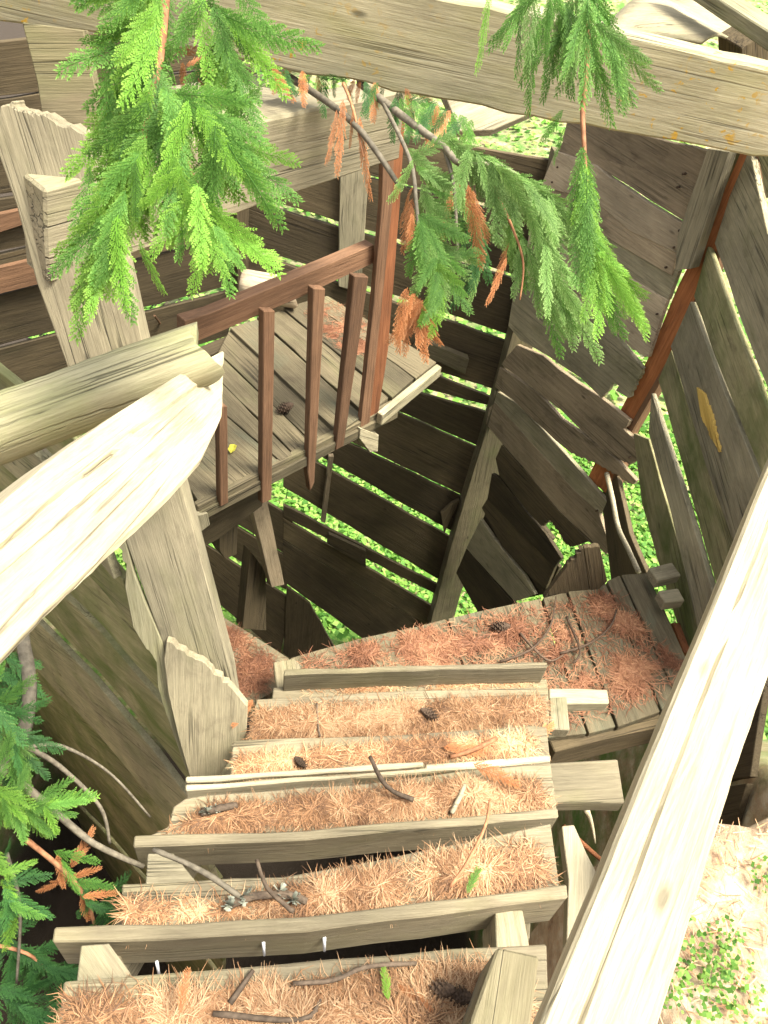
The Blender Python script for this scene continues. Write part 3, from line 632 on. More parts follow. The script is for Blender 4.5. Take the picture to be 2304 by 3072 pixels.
for px, mt in (([(636, 1200), (662, 1200), (667, 1490), (643, 1502)], M_REDB), ([(768, 915), (803, 915), (797, 1482), (768, 1494)], M_RED), ([(916, 848), (954, 850), (926, 1430), (913, 1458), (905, 1400)], M_REDB), ([(1040, 812), (1084, 815), (1013, 1322), (989, 1335)], M_REDB)):
    prism('baluster', px, EP, mt if mt != M_RED else M_REDB, bal, off=.04, thick=.03, jit=.0008, bevel=.003)
prism('newel_post', [(1140, 330), (1205, 340), (1190, 600), (1156, 1040), (1122, 1262), (1098, 1282), (1072, 1276), (1110, 900), (1136, 600)], EP, M_RED, bal, off=.02, thick=.025, jit=.001, bevel=.004)
prism('newel_face', [(1134, 330), (1170, 330), (1164, 600), (1134, 900), (1096, 1280), (1070, 1272), (1108, 900), (1131, 600)], EP, M_REDB, bal, off=.024, thick=.02, jit=.001)
prism('newel_foot', [(1062, 1270), (1118, 1290), (1116, 1340), (1092, 1342), (1060, 1300)], EP, M_GREY, bal, off=.04, thick=.05)
prism('rail_foot', [(565, 1530), (605, 1520), (612, 1556), (580, 1580)], EP, M_GREY, bal, off=.04, thick=.05)
o = rawlog('log', PH(730, 850, HP-.07), PH(890, 880, HP-.07), .07, M_PALE, 'short rotten log lying on the platform behind the balustrade', nn=10)
o['category'] = 'log'
for u, v in ((2046, 690), (2030, 740), (1680, 500), (1664, 545), (1978, 940), (1955, 1000), (1610, 730), (2040, 560), (2058, 520), (2005, 800), (1895, 1370), (1795, 1530)):
    p = onpl(u, v, W2); nn_ = W2[1] if W2[1].dot(CAM-p) > 0 else -W2[1]; tube('nail', [p, p+nn_*.02], .005, .005, M_CONE, w2, n=1, seg=6)
# top right clutter beyond the crossing beam
def warped(name, px4, d4, mat, label, bend, cat='board', thick=.012):
    n, m_ = 12, 6; vs = []; c = P(px4[0][0], px4[0][1], d4[0])
    A, B, C_, D = [P(u, v, d) for (u, v), d in zip(px4, d4)]
    nr_ = (B-A).cross(D-A).normalized()
    if nr_.dot(CAM-A) < 0: nr_ = -nr_
    for i in range(n+1):
        for j in range(m_+1):
            s, t_ = i/n, j/m_; p = A*(1-s)*(1-t_)+B*s*(1-t_)+C_*s*t_+D*(1-s)*t_
            vs.append(tuple(p-c+nr_*(bend*math.sin(s*math.pi*1.5+t_*1.2)+random.uniform(-.002, .002))))
    w_ = m_+1; fs = [(i*w_+j, i*w_+j+1, (i+1)*w_+j+1, (i+1)*w_+j) for i in range(n) for j in range(m_)]
    me = bpy.data.meshes.new(name); me.from_pydata(vs, [], fs); me.update()
    for p in me.polygons: p.use_smooth = True
    o = link(name, me, mat, None, Matrix.Translation(c)); sm = o.modifiers.new('solid', 'SOLIDIFY'); sm.thickness = thick
    return tag(o, label, cat)
warped('curled_board', [(1790, 105), (2080, -60), (2330, 40), (2090, 175)], (3.0, 3.5, 3.3, 2.9), M_GREY, 'curled grey sheet of wood behind the beam at the top right', .06)
o = beam('bleached_beam', P(2060, -90, 3.0), P(2400, 130, 2.6), .10, .05, M_RAIL); tag(o, 'pale beam cutting across the top right corner', 'beam')
o = beam('dark_post', P(2290, 60, 3.0), P(2290, 560, 3.6), .14, .14, M_DARK); tag(o, 'dark post at the right edge behind the crossing beam', 'post')
o = prism('grey_plank', [(1330, 270), (1500, 290), (1625, 325), (1480, 388), (1380, 392)], plane3((1380, 300, 2.6), (1600, 300, 2.7), (1480, 388, 2.6)), M_POST, thick=.03); tag(o, 'grey plank tucked under the crossing beam beside the bright gap', 'plank')
warped('blue_scrap', [(1940, 15), (2010, -15), (2030, 5), (1960, 40)], (3.4, 3.4, 3.4, 3.4), M_BLUE, 'scrap of faded blue tarp at the top right', .01, 'tarp', .003)
o = prism('plank', [(1686, 2478), (1722, 2474), (1760, 2560), (1812, 2660), (1800, 2760), (1700, 2830), (1706, 2640)], hplane(2.06), M_WHITE, thick=.04, jit=.004); tag(o, 'bleached tapering plank between the stairs and the right rail', 'plank')
o = tube('splinter', [PH(1760, 2430, 2.4), PH(1775, 2470, 2.45), PH(1786, 2530, 2.5)], .010, .002, M_WHITE, n=3); tag(o, 'thin pointed splinter sticking up in the dark gap right of the stairs', 'splinter')
o = tube('stick', [PH(1690, 2480, 2.2), PH(1815, 2590, 2.3)], .008, .006, M_RED, n=3); tag(o, 'thin reddish stick crossing the dark gap right of the stairs', 'stick')
# ------------------------------------------------------------------ litter
def inpoly(X, Y, poly):
    ins = np.zeros(X.shape, bool); n = len(poly)
    for i in range(n):
        x0, y0 = poly[i]; x1, y1 = poly[(i+1) % n]
        ins ^= ((y0 > Y) != (y1 > Y)) & (X < (x1-x0)*(Y-y0)/(y1-y0+1e-12)+x0)
    return ins
def pdist(X, Y, poly):
    d = np.full(X.shape, 1e9); n = len(poly)
    for i in range(n):
        x0, y0 = poly[i]; x1, y1 = poly[(i+1) % n]; vx, vy = x1-x0, y1-y0
        t = np.clip(((X-x0)*vx+(Y-y0)*vy)/(vx*vx+vy*vy+1e-12), 0, 1); d = np.minimum(d, np.hypot(X-x0-t*vx, Y-y0-t*vy))
    return np.where(inpoly(X, Y, poly), d, -d)
def needles(px, h, n, label, mat=M_NEED, matm=None, pile=.018, Lr=(.018, .05), wr=(.0004, .0009), seed=1, name='needle_litter', patch=0):
    poly = [(q.x, q.y) for q in [PH(u, v, h) for u, v in px]]; z0 = CAM.z-h
    xa, xb = min(p[0] for p in poly), max(p[0] for p in poly); ya, yb = min(p[1] for p in poly), max(p[1] for p in poly)
    r = np.random.default_rng(seed)
    def hgt(X, Y):
        d = pdist(X, Y, poly)
        e = np.clip(d/.05, -1, 1)
        k = .35+1.2*vnoise(X, Y, 13, seed+3)-(.30+.45*patch)*np.clip((.62-vnoise(X, Y, 11, seed+9))*6, 0, 1.3)
        return pile*e*k + .012*(vnoise(X, Y, 60, seed)-.5)*np.clip(e, 0, 1) + .004*(vnoise(X, Y, 170, seed+1)-.5) - .004
    st_ = .007
    gx_ = np.arange(xa, xb+st_, st_); gy_ = np.arange(ya, yb+st_, st_); X, Y = np.meshgrid(gx_, gy_)
    Z = hgt(X, Y); v_ = np.stack([X, Y, z0+Z], -1).reshape(-1, 3); id_ = np.arange(X.size).reshape(X.shape)
    f_ = np.stack([id_[:-1, :-1], id_[:-1, 1:], id_[1:, 1:], id_[1:, :-1]], -1).reshape(-1, 4)
    keep = (Z.ravel()[f_].max(1) > -.001) & inpoly(X, Y, poly).ravel()[f_].all(1); f_ = f_[keep]
    tn = np.clip(.25+.3*r.random(X.size)+(vnoise(X, Y, 16, seed+5).ravel()-.5)*.7, 0, 1)
    n = int(n*1.4)
    x = r.uniform(xa, xb, n*3); y = r.uniform(ya, yb, n*3); hh = hgt(x, y)
    ok = inpoly(x, y, poly) & ((hh > -.001) | (r.random(n*3) < .12)); x, y, hh = x[ok][:n], y[ok][:n], hh[ok][:n]; k = len(x)
    hh = np.maximum(hh, 0)+r.uniform(.001, .006, k)
    a = r.uniform(0, 2*np.pi, k); L = r.uniform(*Lr, k); w = r.uniform(*wr, k); bd = r.uniform(-.7, .7, k); tl = r.normal(0, .07, k)
    p0 = np.stack([x, y, z0+hh], -1); d1 = np.stack([np.cos(a), np.sin(a), tl], -1); d2 = np.stack([np.cos(a+bd), np.sin(a+bd), -tl*.6-.05], -1)
    s1 = np.stack([-np.sin(a), np.cos(a), r.normal(0, .3, k)], -1)
    p1 = p0+d1*(L/2)[:, None]; p2 = p1+d2*(L/2)[:, None]; ww = s1*w[:, None]
    nv = np.stack([p0-ww, p0+ww, p1+ww, p1-ww, p2+ww*.3, p2-ww*.3], 1).reshape(-1, 3)
    b_ = np.arange(k)[:, None]*6
    nf = np.concatenate([b_+np.array([0, 1, 2, 3]), b_+np.array([3, 2, 4, 5])], 0)
    tt = np.repeat(np.clip(r.beta(1.6, 1.6, k)+(vnoise(x, y, 16, seed+5)-.5)*.9+(vnoise(x, y, 45, seed+6)-.5)*.5, 0, 1), 6)
    V = np.concatenate([v_, nv]); Fc = np.concatenate([f_, nf+len(v_)])
    me = npmesh(name, V, Fc, np.concatenate([tn, tt]))
    return tag(link(name, me, mat), label, 'needle litter', kind='stuff')
needles([(200, 2990), (500, 2965), (1000, 2935), (1480, 2880), (1590, 3000), (1600, 3200), (150, 3250)], HA, 13000, 'thick orange needles heaped on the nearest step', seed=11)
needles([(372, 2700), (700, 2700), (1100, 2610), (1400, 2550), (1600, 2520), (1660, 2650), (1152, 2728), (370, 2780)], HC, 12000, 'orange needles on the second step with a lichen covered twig', seed=12)
needles([(530, 2470), (640, 2420), (1000, 2385), (1200, 2350), (1400, 2345), (1600, 2340), (1660, 2425), (1152, 2468), (480, 2510)], HD, 12000, 'orange needles on the third step around a pale stick', seed=13)
needles([(715, 2275), (900, 2255), (1300, 2215), (1600, 2200), (1640, 2270), (1152, 2295), (700, 2325)], HE, 7000, 'needles on the narrow fourth step beside the thin white battens', seed=14)
needles([(765, 2130), (1000, 2105), (1400, 2100), (1630, 2090), (1640, 2170), (1152, 2215), (750, 2230)], HF, 10000, 'orange needles on the fifth step with a dark cone', seed=15)
needles([(900, 2070), (1200, 2040), (1600, 2035), (1630, 2065), (900, 2090)], HG, 1500, 'thin strip of needles on the lowest step', seed=16)
needles([(890, 1980), (1250, 1890), (1480, 1840), (1700, 1800), (1850, 1775), (1950, 1900), (2060, 2000), (1950, 2110), (1700, 2180), (1300, 2100), (900, 2100)], HL-.002, 16000, 'dark red needles and duff over the lower landing', M_NEEDD, seed=17, pile=.012, patch=1.6, Lr=(.02, .06), wr=(.0006, .0014))
needles([(640, 1860), (700, 1880), (850, 1985), (800, 2080), (690, 2110), (620, 2000)], HL-.002, 2500, 'reddish needles on the left wing of the landing behind the leaning post', M_NEEDD, seed=18, pile=.010, patch=1)
needles([(900, 930), (1010, 900), (1180, 1010), (1130, 1080), (1010, 1050)], HP-.002, 1500, 'brown needles on the far corner of the platform', M_NEEDD, seed=19, pile=.006, patch=1.6)
# pieces of fallen bark / broad flakes
# ------------------------------------------------------------------ cedar fronds
def frond_mesh(name, seed, dens=.062, wid=.30, leaf=.046):
    r = random.Random(seed); vs = []; fs = []; ti = []
    def quad(p, d, L, w, z, tn):
        px, py, pz = p; dx, dy = d; nx_, ny_ = -dy, dx; b = len(vs)
        vs.extend([(px, py, pz), (px+dx*L*.45+nx_*w, py+dy*L*.45+ny_*w, pz+z*.5+.2*w), (px+dx*L, py+dy*L, pz+z), (px+dx*L*.45-nx_*w, py+dy*L*.45-ny_*w, pz+z*.5+.2*w)])
        fs.append((b, b+1, b+2, b+3)); ti.extend([tn-.12, tn, tn+.25, tn])
    def cz(x, y): return -.22*x*x-.35*abs(y)*abs(y)*2+.02*math.sin(9*x)
    n = int(1/dens)
    bend = r.uniform(-.18, .18)
    for i in range(n):
        t = (i+.4)/n
        for s in (-1, 1):
            t2 = t+s*.2/n; x = t2; y = bend*t2*t2
            prof = min(1, (t2+.10)*3.0)*(1-t2)**.65
            L = wid*prof*r.uniform(.75, 1.2)+.03
            a = R(r.uniform(26, 42))*s
            k = max(3, int(L/.026)); 
            quad((x, y, cz(x, y)), (math.cos(a), math.sin(a)), L, .007, cz(x+L*math.cos(a), y+L*math.sin(a))-cz(x, y), .35)
            for q in range(k):
                u = (q+.5)/k; qx = x+math.cos(a)*L*u; qy = y+math.sin(a)*L*u
                ll = leaf*(1.08-.62*u)*r.uniform(.7, 1.15)*min(1.2, L/.12+.3)
                for ss in (-1, 1):
                    aa = a+ss*R(r.uniform(26, 44))
                    quad((qx, qy, cz(qx, qy)), (math.cos(aa), math.sin(aa)), ll, .0078, cz(qx+ll*.8, qy)-cz(qx, qy)+r.uniform(-.012, .012), .4+.35*u+r.uniform(-.1, .1))
            qx = x+math.cos(a)*L*.93; qy = y+math.sin(a)*L*.93
            quad((qx, qy, cz(qx, qy)), (math.cos(a), math.sin(a)), leaf*.9, .008, r.uniform(-.01, .01), .8)
    sv, sf = tube_data([(t/8, bend*(t/8)**2, cz(t/8, 0)) for t in range(9)], [.008-.0007*t for t in range(9)], 4)
    b = len(vs); vs += sv; ti += [.3]*len(sv); fs4 = [tuple(x+b for x in f) for f in sf if len(f) == 4]
    return npmesh(name, np.array(vs), np.array(fs+fs4), np.clip(np.array(ti), 0, 1))
FM = {}
def fronds_for(mat, key, **k):
    if (key) not in FM:
        FM[key] = []
        for s in range(4):
            me = frond_mesh('frond', s+hash(key[0]) % 5, **k); me.materials.append(mat); FM[key].append(me)
    return FM[key]
FK = {'g': M_GREEN, 'b': M_LITGREEN, 'y': M_YGREEN, 'd': M_DGREEN, 'r': M_DEADF}
def frond(parent, kind, a, b, tilt=25, wscale=1.0, name='frond'):
    a, b = Vector(a), Vector(b); X = (b-a); L = X.length; X.normalize()
    toc = (CAM-a).normalized(); Z = (toc-X*toc.dot(X)).normalized()
    ang = R(random.gauss(0, tilt)); Z = (Z*math.cos(ang)+X.cross(Z)*math.sin(ang)).normalized(); Y = Z.cross(X)
    M = Matrix((X, Y, Z)).transposed().to_4x4(); M.translation = a
    M = M @ Matrix.Diagonal((L, L*wscale, L, 1))
    me = random.choice(fronds_for(FK[kind], 'frond_'+kind))
    o = bpy.data.objects.new(name if kind != 'r' else 'dry_frond', me); COL.objects.link(o); o.parent = parent
    o.matrix_basis = parent.matrix_world.inverted() @ M
    return o
def branch(label, stems, sprays, group=None):
    """stems: (points (u,v,d), r0, r1, mat); sprays: (u0,v0,u1,v1,d,kind,width)"""
    u, v, d = stems[0][0][0] if stems else sprays[0][:2]+(sprays[0][4],)
    t = thing('cedar_branch', label, 'branch', P(u, v, d), group)
    for pts, r0, r1, mt in stems: tube('stem', [P(*p) for p in pts], r0, r1, mt, t, seg=6, n=5)
    for (a0, b0, a1, b1, d, k, w) in sprays:
        dd = random.uniform(-.03, .03)
        frond(t, k, P(a0, b0, d), P(a1, b1, d+dd), wscale=w)
    return t
def along(pts, n, ln, ang, kinds, d, spread=25, w=1.0, sides=True, l2=None, jd=.06):
    """fronds leaving a px path; ang = mean direction in degrees (0 right, 90 down)"""
    out = []; L = [0]
    for i in range(len(pts)-1): L.append(L[-1]+math.dist(pts[i][:2], pts[i+1][:2]))
    for i in range(n):
        s = (i+random.random())/n*L[-1]
        for q in range(len(pts)-1):
            if s <= L[q+1]: break
        f = (s-L[q])/(L[q+1]-L[q]); u = pts[q][0]+(pts[q+1][0]-pts[q][0])*f; v = pts[q][1]+(pts[q+1][1]-pts[q][1])*f
        a = R(random.gauss(ang, spread)); l_ = ln if l2 is None else ln+(l2-ln)*s/L[-1]; l_ *= random.uniform(.7, 1.25)
        dd = d if not isinstance(d, tuple) else d[0]+(d[1]-d[0])*s/L[-1]
        out.append((u, v, u+math.cos(a)*l_, v+math.sin(a)*l_, dd+random.uniform(-jd, jd), random.choice(kinds), w))
    return out
# A: big clump hanging at the upper left, near the eye
A = along([(480, -120), (470, 120), (450, 300), (420, 480)], 46, 260, 118, 'ggy', 1.15, 24)
A += along([(450, 380), (380, 560), (330, 720)], 36, 230, 105, 'gyy', 1.15, 18)
A += along([(560, -60), (690, 60), (690, 250)], 22, 230, 75, 'ggy', 1.18, 30)
A += along([(470, 250), (620, 330), (700, 450)], 42, 240, 78, 'ggy', 1.12, 30)
A += along([(480, 420), (600, 560), (650, 700)], 24, 210, 80, 'gyy', 1.12, 26)
A += [(300, 700, 225, 1000, 1.14, 'y', .8), (320, 720, 270, 940, 1.12, 'y', .8), (350, 640, 300, 900, 1.12, 'y', .9), (370, 600, 350, 850, 1.12, 'y', .9), (600, 620, 650, 810, 1.1, 'y', 1), (560, 640, 600, 800, 1.1, 'y', 1),
      (420, 720, 460, 880, 1.1, 'y', .9), (270, 500, 235, 780, 1.16, 'g', .8), (340, 130, 290, 420, 1.15, 'g', .9), (690, -80, 780, 90, 1.1, 'g', 1)]
A += along([(520, 150), (560, 200), (600, 240)], 5, 90, 20, 'r', 1.2, 50)
branch('bright green cedar clump hanging in front of the two beams at the upper left',
       [([(505, -200, 1.2), (495, 20, 1.18), (478, 190, 1.15), (450, 300, 1.13), (430, 430, 1.12)], .008, .004, M_BARKR),
        ([(478, 190, 1.15), (400, 330, 1.14), (350, 520, 1.13), (300, 760, 1.13)], .003, .0015, M_GREEN), ([(450, 300, 1.13), (560, 480, 1.12), (630, 680, 1.1)], .003, .0015, M_BARKR)], A)
# B: branch coming from behind the beam into the middle
B = along([(1330, 410), (1450, 470), (1560, 520), (1680, 600)], 26, 190, 72, 'bbb', 1.75, 16, 1.0)
B += along([(1400, 440), (1560, 540), (1700, 640)], 18, 170, 45, 'bbg', 1.72, 16)
B += along([(1560, 560), (1640, 740), (1700, 900)], 20, 180, 68, 'bbg', 1.75, 14, .8)
B += along([(1480, 560), (1570, 720), (1640, 870)], 18, 190, 72, 'bbg', 1.8, 14, .8)
B += along([(1220, 440), (1260, 520), (1280, 620)], 14, 130, 60, 'bbg', 1.75, 50, 1.1)
B += along([(1250, 640), (1300, 720), (1320, 820)], 26, 140, 78, 'bgg', 1.68, 38, 1.1)
B += along([(1300, 780), (1330, 880)], 10, 120, 80, 'gy', 1.66, 30, 1.1)
B += along([(1330, 500), (1420, 640), (1450, 760)], 14, 170, 85, 'db', 1.95, 15, .8)
B += along([(1180, 290), (1300, 310), (1420, 360)], 16, 120, 80, 'dgr', 1.85, 40, 1)
B += along([(1240, 560), (1235, 640)], 4, 150, 92, 'r', 1.66, 12, .9)
B += along([(1220, 860), (1270, 900), (1230, 900)], 13, 150, 105, 'r', 1.66, 22, .8)
B += along([(1360, 540), (1420, 560)], 4, 200, 85, 'r', 1.9, 12, .6)
B += along([(1530, 720), (1520, 780)], 2, 150, 105, 'r', 1.75, 10, .5)
B += along([(800, 200), (900, 210), (1000, 230), (1150, 250), (1250, 270)], 22, 90, 85, 'rrd', 1.95, 40, 1)
B += [(1010, 330, 1000, 480, 1.85, 'r', .5), (1030, 300, 1015, 500, 1.85, 'r', .5), (1080, 350, 1092, 580, 1.85, 'r', .4), (1060, 330, 1050, 440, 1.85, 'r', .4)]
branch('half dry cedar branch reaching from under the long beam into the middle of the shaft',
       [([(780, 180, 2.1), (960, 290, 1.95), (1080, 390, 1.85), (1200, 560, 1.8)], .011, .006, M_BARKG),
        ([(1080, 250, 2.0), (1210, 350, 1.85), (1330, 440, 1.78), (1380, 490, 1.75), (1500, 500, 1.75), (1620, 580, 1.74), (1700, 700, 1.74)], .011, .003, M_BARKG),
        ([(1150, 310, 1.9), (1230, 480, 1.75), (1250, 620, 1.7), (1260, 700, 1.68), (1310, 850, 1.67)], .005, .003, M_BARKG),
        ([(1330, 440, 1.78), (1362, 560, 1.76), (1372, 760, 1.76)], .005, .003, M_BARKG),
        ([(1480, 560, 1.75), (1540, 690, 1.74), (1570, 790, 1.74), (1560, 900, 1.74)], .004, .0015, M_BARKR),
        ([(1030, 250, 1.9), (1060, 330, 1.86), (1090, 470, 1.85)], .004, .002, M_BARKR)], B)
# C: thin branch hanging in front of the beam on the right
Cc = along([(1760, -100), (1765, 60)], 16, 260, 95, 'ggb', 1.35, 22, .7)
Cc += along([(1600, -80), (1680, -20), (1720, 40)], 14, 230, 98, 'gb', 1.4, 14, .6)
Cc += along([(1775, 60), (1850, 130)], 8, 230, 70, 'gb', 1.35, 14, .7)
Cc += along([(1752, 430), (1765, 560), (1750, 700)], 24, 220, 88, 'ggy', 1.34, 10, .8)
Cc += along([(1750, 640), (1790, 760), (1800, 850)], 14, 200, 75, 'yyg', 1.34, 14, .8)
Cc += along([(1780, 740), (1860, 840)], 8, 170, 55, 'y', 1.34, 14, .7)
Cc += [(1620, 20, 1560, 320, 1.38, 'g', .5), (1570, -80, 1575, 200, 1.38, 'g', .4), (1468, -40, 1458, 190, 1.4, 'y', .4), (1700, 380, 1640, 480, 1.36, 'g', 1), (1690, 330, 1620, 430, 1.36, 'g', 1), (1860, 870, 1955, 1000, 1.34, 'y', .7)]
branch('slender green cedar branch hanging down across the long beam at the right',
       [([(1745, -200, 1.4), (1765, 60, 1.36), (1757, 240, 1.35), (1748, 330, 1.35), (1752, 430, 1.34), (1760, 560, 1.34)], .006, .003, M_BARKR)], Cc)
# D: lower left branches
D = along([(-60, 2080), (20, 2180), (60, 2260)], 22, 150, 60, 'dgb', 1.7, 55)
D += along([(-60, 2350), (60, 2420), (150, 2420)], 26, 130, 20, 'ggy', 1.65, 60)
D += along([(-60, 2500), (0, 2620), (40, 2740)], 22, 120, 70, 'gyd', 1.7, 50)
D += along([(150, 2540), (210, 2600), (260, 2720)], 12, 110, 20, 'dgr', 1.8, 50)
D += along([(280, 2700), (340, 2730)], 9, 90, 60, 'd', 1.9, 60)
D += along([(-40, 2800), (100, 2850), (160, 2940), (250, 3000)], 40, 150, 50, 'ddd', 1.95, 70)
D += along([(-40, 2950), (100, 3050)], 22, 140, 40, 'dd', 1.9, 60)
D += along([(170, 2650), (240, 2620)], 5, 80, 60, 'r', 1.85, 40)
D += along([(-40, 2100), (30, 1950)], 12, 130, 30, 'dd', 1.9, 60)
branch('green cedar branch with bare grey stems in the lower left corner',
       [([(60, 1880, 1.9), (90, 2050, 1.85), (75, 2180, 1.8), (40, 2260, 1.75), (0, 2320, 1.7)], .018, .012, M_BARKG),
        ([(80, 2240, 1.85), (180, 2300, 1.95), (300, 2420, 2.05), (330, 2530, 2.1)], .007, .004, M_BARKG),
        ([(90, 2240, 1.85), (190, 2240, 1.95), (330, 2320, 2.1), (450, 2450, 2.2)], .005, .003, M_BARKG),
        ([(60, 2350, 1.75), (160, 2430, 1.8), (280, 2530, 1.85), (430, 2600, 1.9)], .010, .006, M_BARKG),
        ([(80, 2520, 1.75), (200, 2620, 1.8), (260, 2700, 1.85), (285, 2780, 1.9)], .006, .004, M_BARKR),
        ([(20, 2560, 1.8), (60, 2720, 1.85), (50, 2950, 1.9)], .005, .003, M_BARKG),
        ([(-40, 2830, 1.9), (80, 2860, 1.9), (150, 2920, 1.95)], .005, .003, M_BARKR)], D)
# ------------------------------------------------------------------ twigs, cones, small debris
def twig(pts, h, r0, r1, mat, label, lift=.012, lich=None):
    p = [PH(u, v, h-lift-(.01 if 0 < i < len(pts)-1 else 0)) for i, (u, v) in enumerate(pts)]
    o = tube('twig', p, r0, r1, mat, n=4, seg=6, wob=.15); tag(o, label, 'twig')
    if lich:
        for u, v, s in lich:
            c = PH(u, v, h-lift-.008); vs = []; fs = []
            for q in range(26):
                a = random.uniform(0, 6.28); b = random.uniform(-.3, 1.3); d = Vector((math.cos(a)*math.cos(b), math.sin(a)*math.cos(b), math.sin(b))); k = s*random.uniform(.4, 1)
                e = d.cross(Vector((.2, .7, .4))).normalized()*s*.3; bb = len(vs)
                vs += [tuple(-e*.4), tuple(d*k-e), tuple(d*k*1.1+e*.2), tuple(e*.5)]; fs.append((bb, bb+1, bb+2, bb+3))
            me = bpy.data.meshes.new('lichen_tuft'); me.from_pydata(vs, [], fs); link('lichen_tuft', me, M_LICHEN, o, Matrix.Translation(c))
    return o
twig([(460, 2548), (600, 2610), (720, 2690)], HC-.06, .005, .006, M_BARKG, 'thin grey twig leaning from the riser down to the second step')
twig([(690, 2715), (760, 2690), (860, 2685), (920, 2705)], HC, .009, .007, M_BARK, 'thick crusty twig covered with grey lichen on the second step', lich=[(690, 2715, .02), (735, 2690, .022), (840, 2680, .02), (880, 2700, .018)])
twig([(770, 2580), (800, 2660), (850, 2710), (880, 2735)], HC-.05, .004, .005, M_BARK, 'curved pinkish bare twig standing over the second step')
twig([(605, 2438), (660, 2425), (710, 2415)], HD, .010, .008, M_BARK, 'short stub of twig with pale lichen on the third step', lich=[(620, 2436, .018), (650, 2428, .015)])
twig([(1110, 2270), (1160, 2360), (1240, 2400)], HD-.02, .005, .006, M_BARK, 'bent brown twig on the third step at its middle')
twig([(1395, 2355), (1375, 2400), (1355, 2440)], HD, .007, .006, M_WHITE, 'straight white stick lying on the third step')
twig([(1470, 2400), (1455, 2480), (1400, 2590), (1350, 2660)], HC-.05, .003, .004, M_BARKR, 'long thin reddish twig bridging the second and third steps')
twig([(1350, 2270), (1420, 2250), (1490, 2215)], HE, .006, .007, M_BARKR, 'dark reddish twig on the fourth step near its right end')
twig([(880, 2950), (1000, 2940), (1100, 2900), (1250, 2890)], HA, .004, .004, M_BARK, 'long dark twig lying along the nearest step')
twig([(690, 3010), (760, 2910)], HA, .005, .004, M_BARK, 'short pale twig poking up at the left of the nearest step')
twig([(640, 3040), (900, 3060), (960, 3000)], HA, .005, .004, M_BARK, 'crooked twig at the very bottom of the nearest step')
twig([(950, 2110), (955, 2180), (960, 2210)], HF, .003, .003, M_BARK, 'fine dark twig standing on the left of the fifth step')
for i, (pts, lb) in enumerate([([(1500, 1985), (1590, 1950), (1650, 1880), (1668, 1790)], 'forked blackish twig near the middle of the landing'), ([(1680, 1960), (1770, 1930), (1830, 1880), (1850, 1830)], 'long curved dark twig on the right half of the landing'),
                     ([(1560, 1900), (1640, 1980), (1690, 1965)], 'small dark twig beside the forked one on the landing'), ([(1700, 1850), (1740, 1950), (1720, 1990)], 'thin dark twig lying towards the stairs on the landing')]):
    twig(pts, HL, .0055, .003, M_CONE, lb, .02)
def pine_cone(u, v, h, s, label):
    c = PH(u, v, h-.02); vs = []; fs = []
    for i in range(9):
        z = (i/8-.5)*s*1.5; rr = s*.55*math.sin(math.pi*(i+1)/10.5)
        for k in range(8):
            a = (k+.5*(i % 2))*math.pi/4; b = len(vs); r1 = rr*1.25
            vs += [(z, math.cos(a)*rr*.4, math.sin(a)*rr*.4), (z+s*.12, math.cos(a-.3)*rr, math.sin(a-.3)*rr), (z+s*.2, math.cos(a)*r1, math.sin(a)*r1), (z+s*.12, math.cos(a+.3)*rr, math.sin(a+.3)*rr)]
            fs.append((b, b+1, b+2, b+3))
    sv, sf = tube_data([(z*s*.15, 0, 0) for z in range(-5, 6)], [s*.42*math.sin(math.pi*(k+1)/12) for k in range(11)], 7)
    b = len(vs); vs += sv; fs += [tuple(x+b for x in f) for f in sf]
    me = bpy.data.meshes.new('cone'); me.from_pydata(vs, [], fs); me.update()
    M = Matrix.Translation(c) @ Matrix.Rotation(random.uniform(0, 6), 4, 'Z') @ Matrix.Rotation(.3, 4, 'Y')
    tag(link('pine_cone', me, M_CONE, None, M), label, 'cone')
pine_cone(900, 2285, HE, .026, 'small round dark cone beside the white batten')
pine_cone(1285, 2140, HF, .036, 'long dark cone on the fifth step')
pine_cone(1505, 1880, HL, .045, 'dark brown cone on the needle covered landing')
pine_cone(858, 1222, HP, .045, 'dark cone in a gap of the platform planks')
pine_cone(1330, 2970, HA, .03, 'grey cone on the nearest step, left one of a pair')
pine_cone(1385, 2990, HA, .03, 'grey cone on the nearest step beside the sawn beam end')
def leafy(u, v, h, s, mat, label, name='leaf', cat='leaf'):
    c = PH(u, v, h-.012); vs = [(0, 0, 0), (s*.3, s*.35, .006), (s*.8, s*.3, .012), (s*1.1, 0, .004), (s*.8, -s*.32, .012), (s*.3, -s*.3, .008), (s*.5, 0, -.002)]
    fs = [(0, 6, 1), (1, 6, 2), (2, 6, 3), (3, 6, 4), (4, 6, 5), (5, 6, 0)]
    me = bpy.data.meshes.new(name); me.from_pydata(vs, [], fs); tag(link(name, me, mat, None, Matrix.Translation(c) @ Matrix.Rotation(random.uniform(0, 6), 4, 'Z')), label, cat)
leafy(692, 1360, HP, .045, M_LEAFY, 'yellow green leaf lying on the pale platform board')
def loose(kind, u0, v0, u1, v1, h, label, group=None):
    t = thing('fallen_frond', label, 'cedar sprig', PH(u0, v0, h-.025), group)
    frond(t, kind, PH(u0, v0, h-.025), PH(u1, v1, h-.03), tilt=8)
loose('g', 1400, 2680, 1440, 2590, HC, 'green cedar sprig lying on the second step')
loose('y', 1165, 3000, 1150, 2890, HA, 'green sprig at the middle of the nearest step')
loose('r', 1560, 2230, 1680, 2180, HF, 'orange dry frond sticking out at the right end of the fifth step')
loose('r', 1330, 2240, 1480, 2250, HE, 'orange dry frond on the fourth step under a dark twig')
loose('r', 760, 2100, 700, 2170, HF, 'orange dry frond at the left end of the fifth step')
loose('r', 540, 3040, 560, 2900, HA-.04, 'pale yellow dry sprig standing at the front of the nearest step')
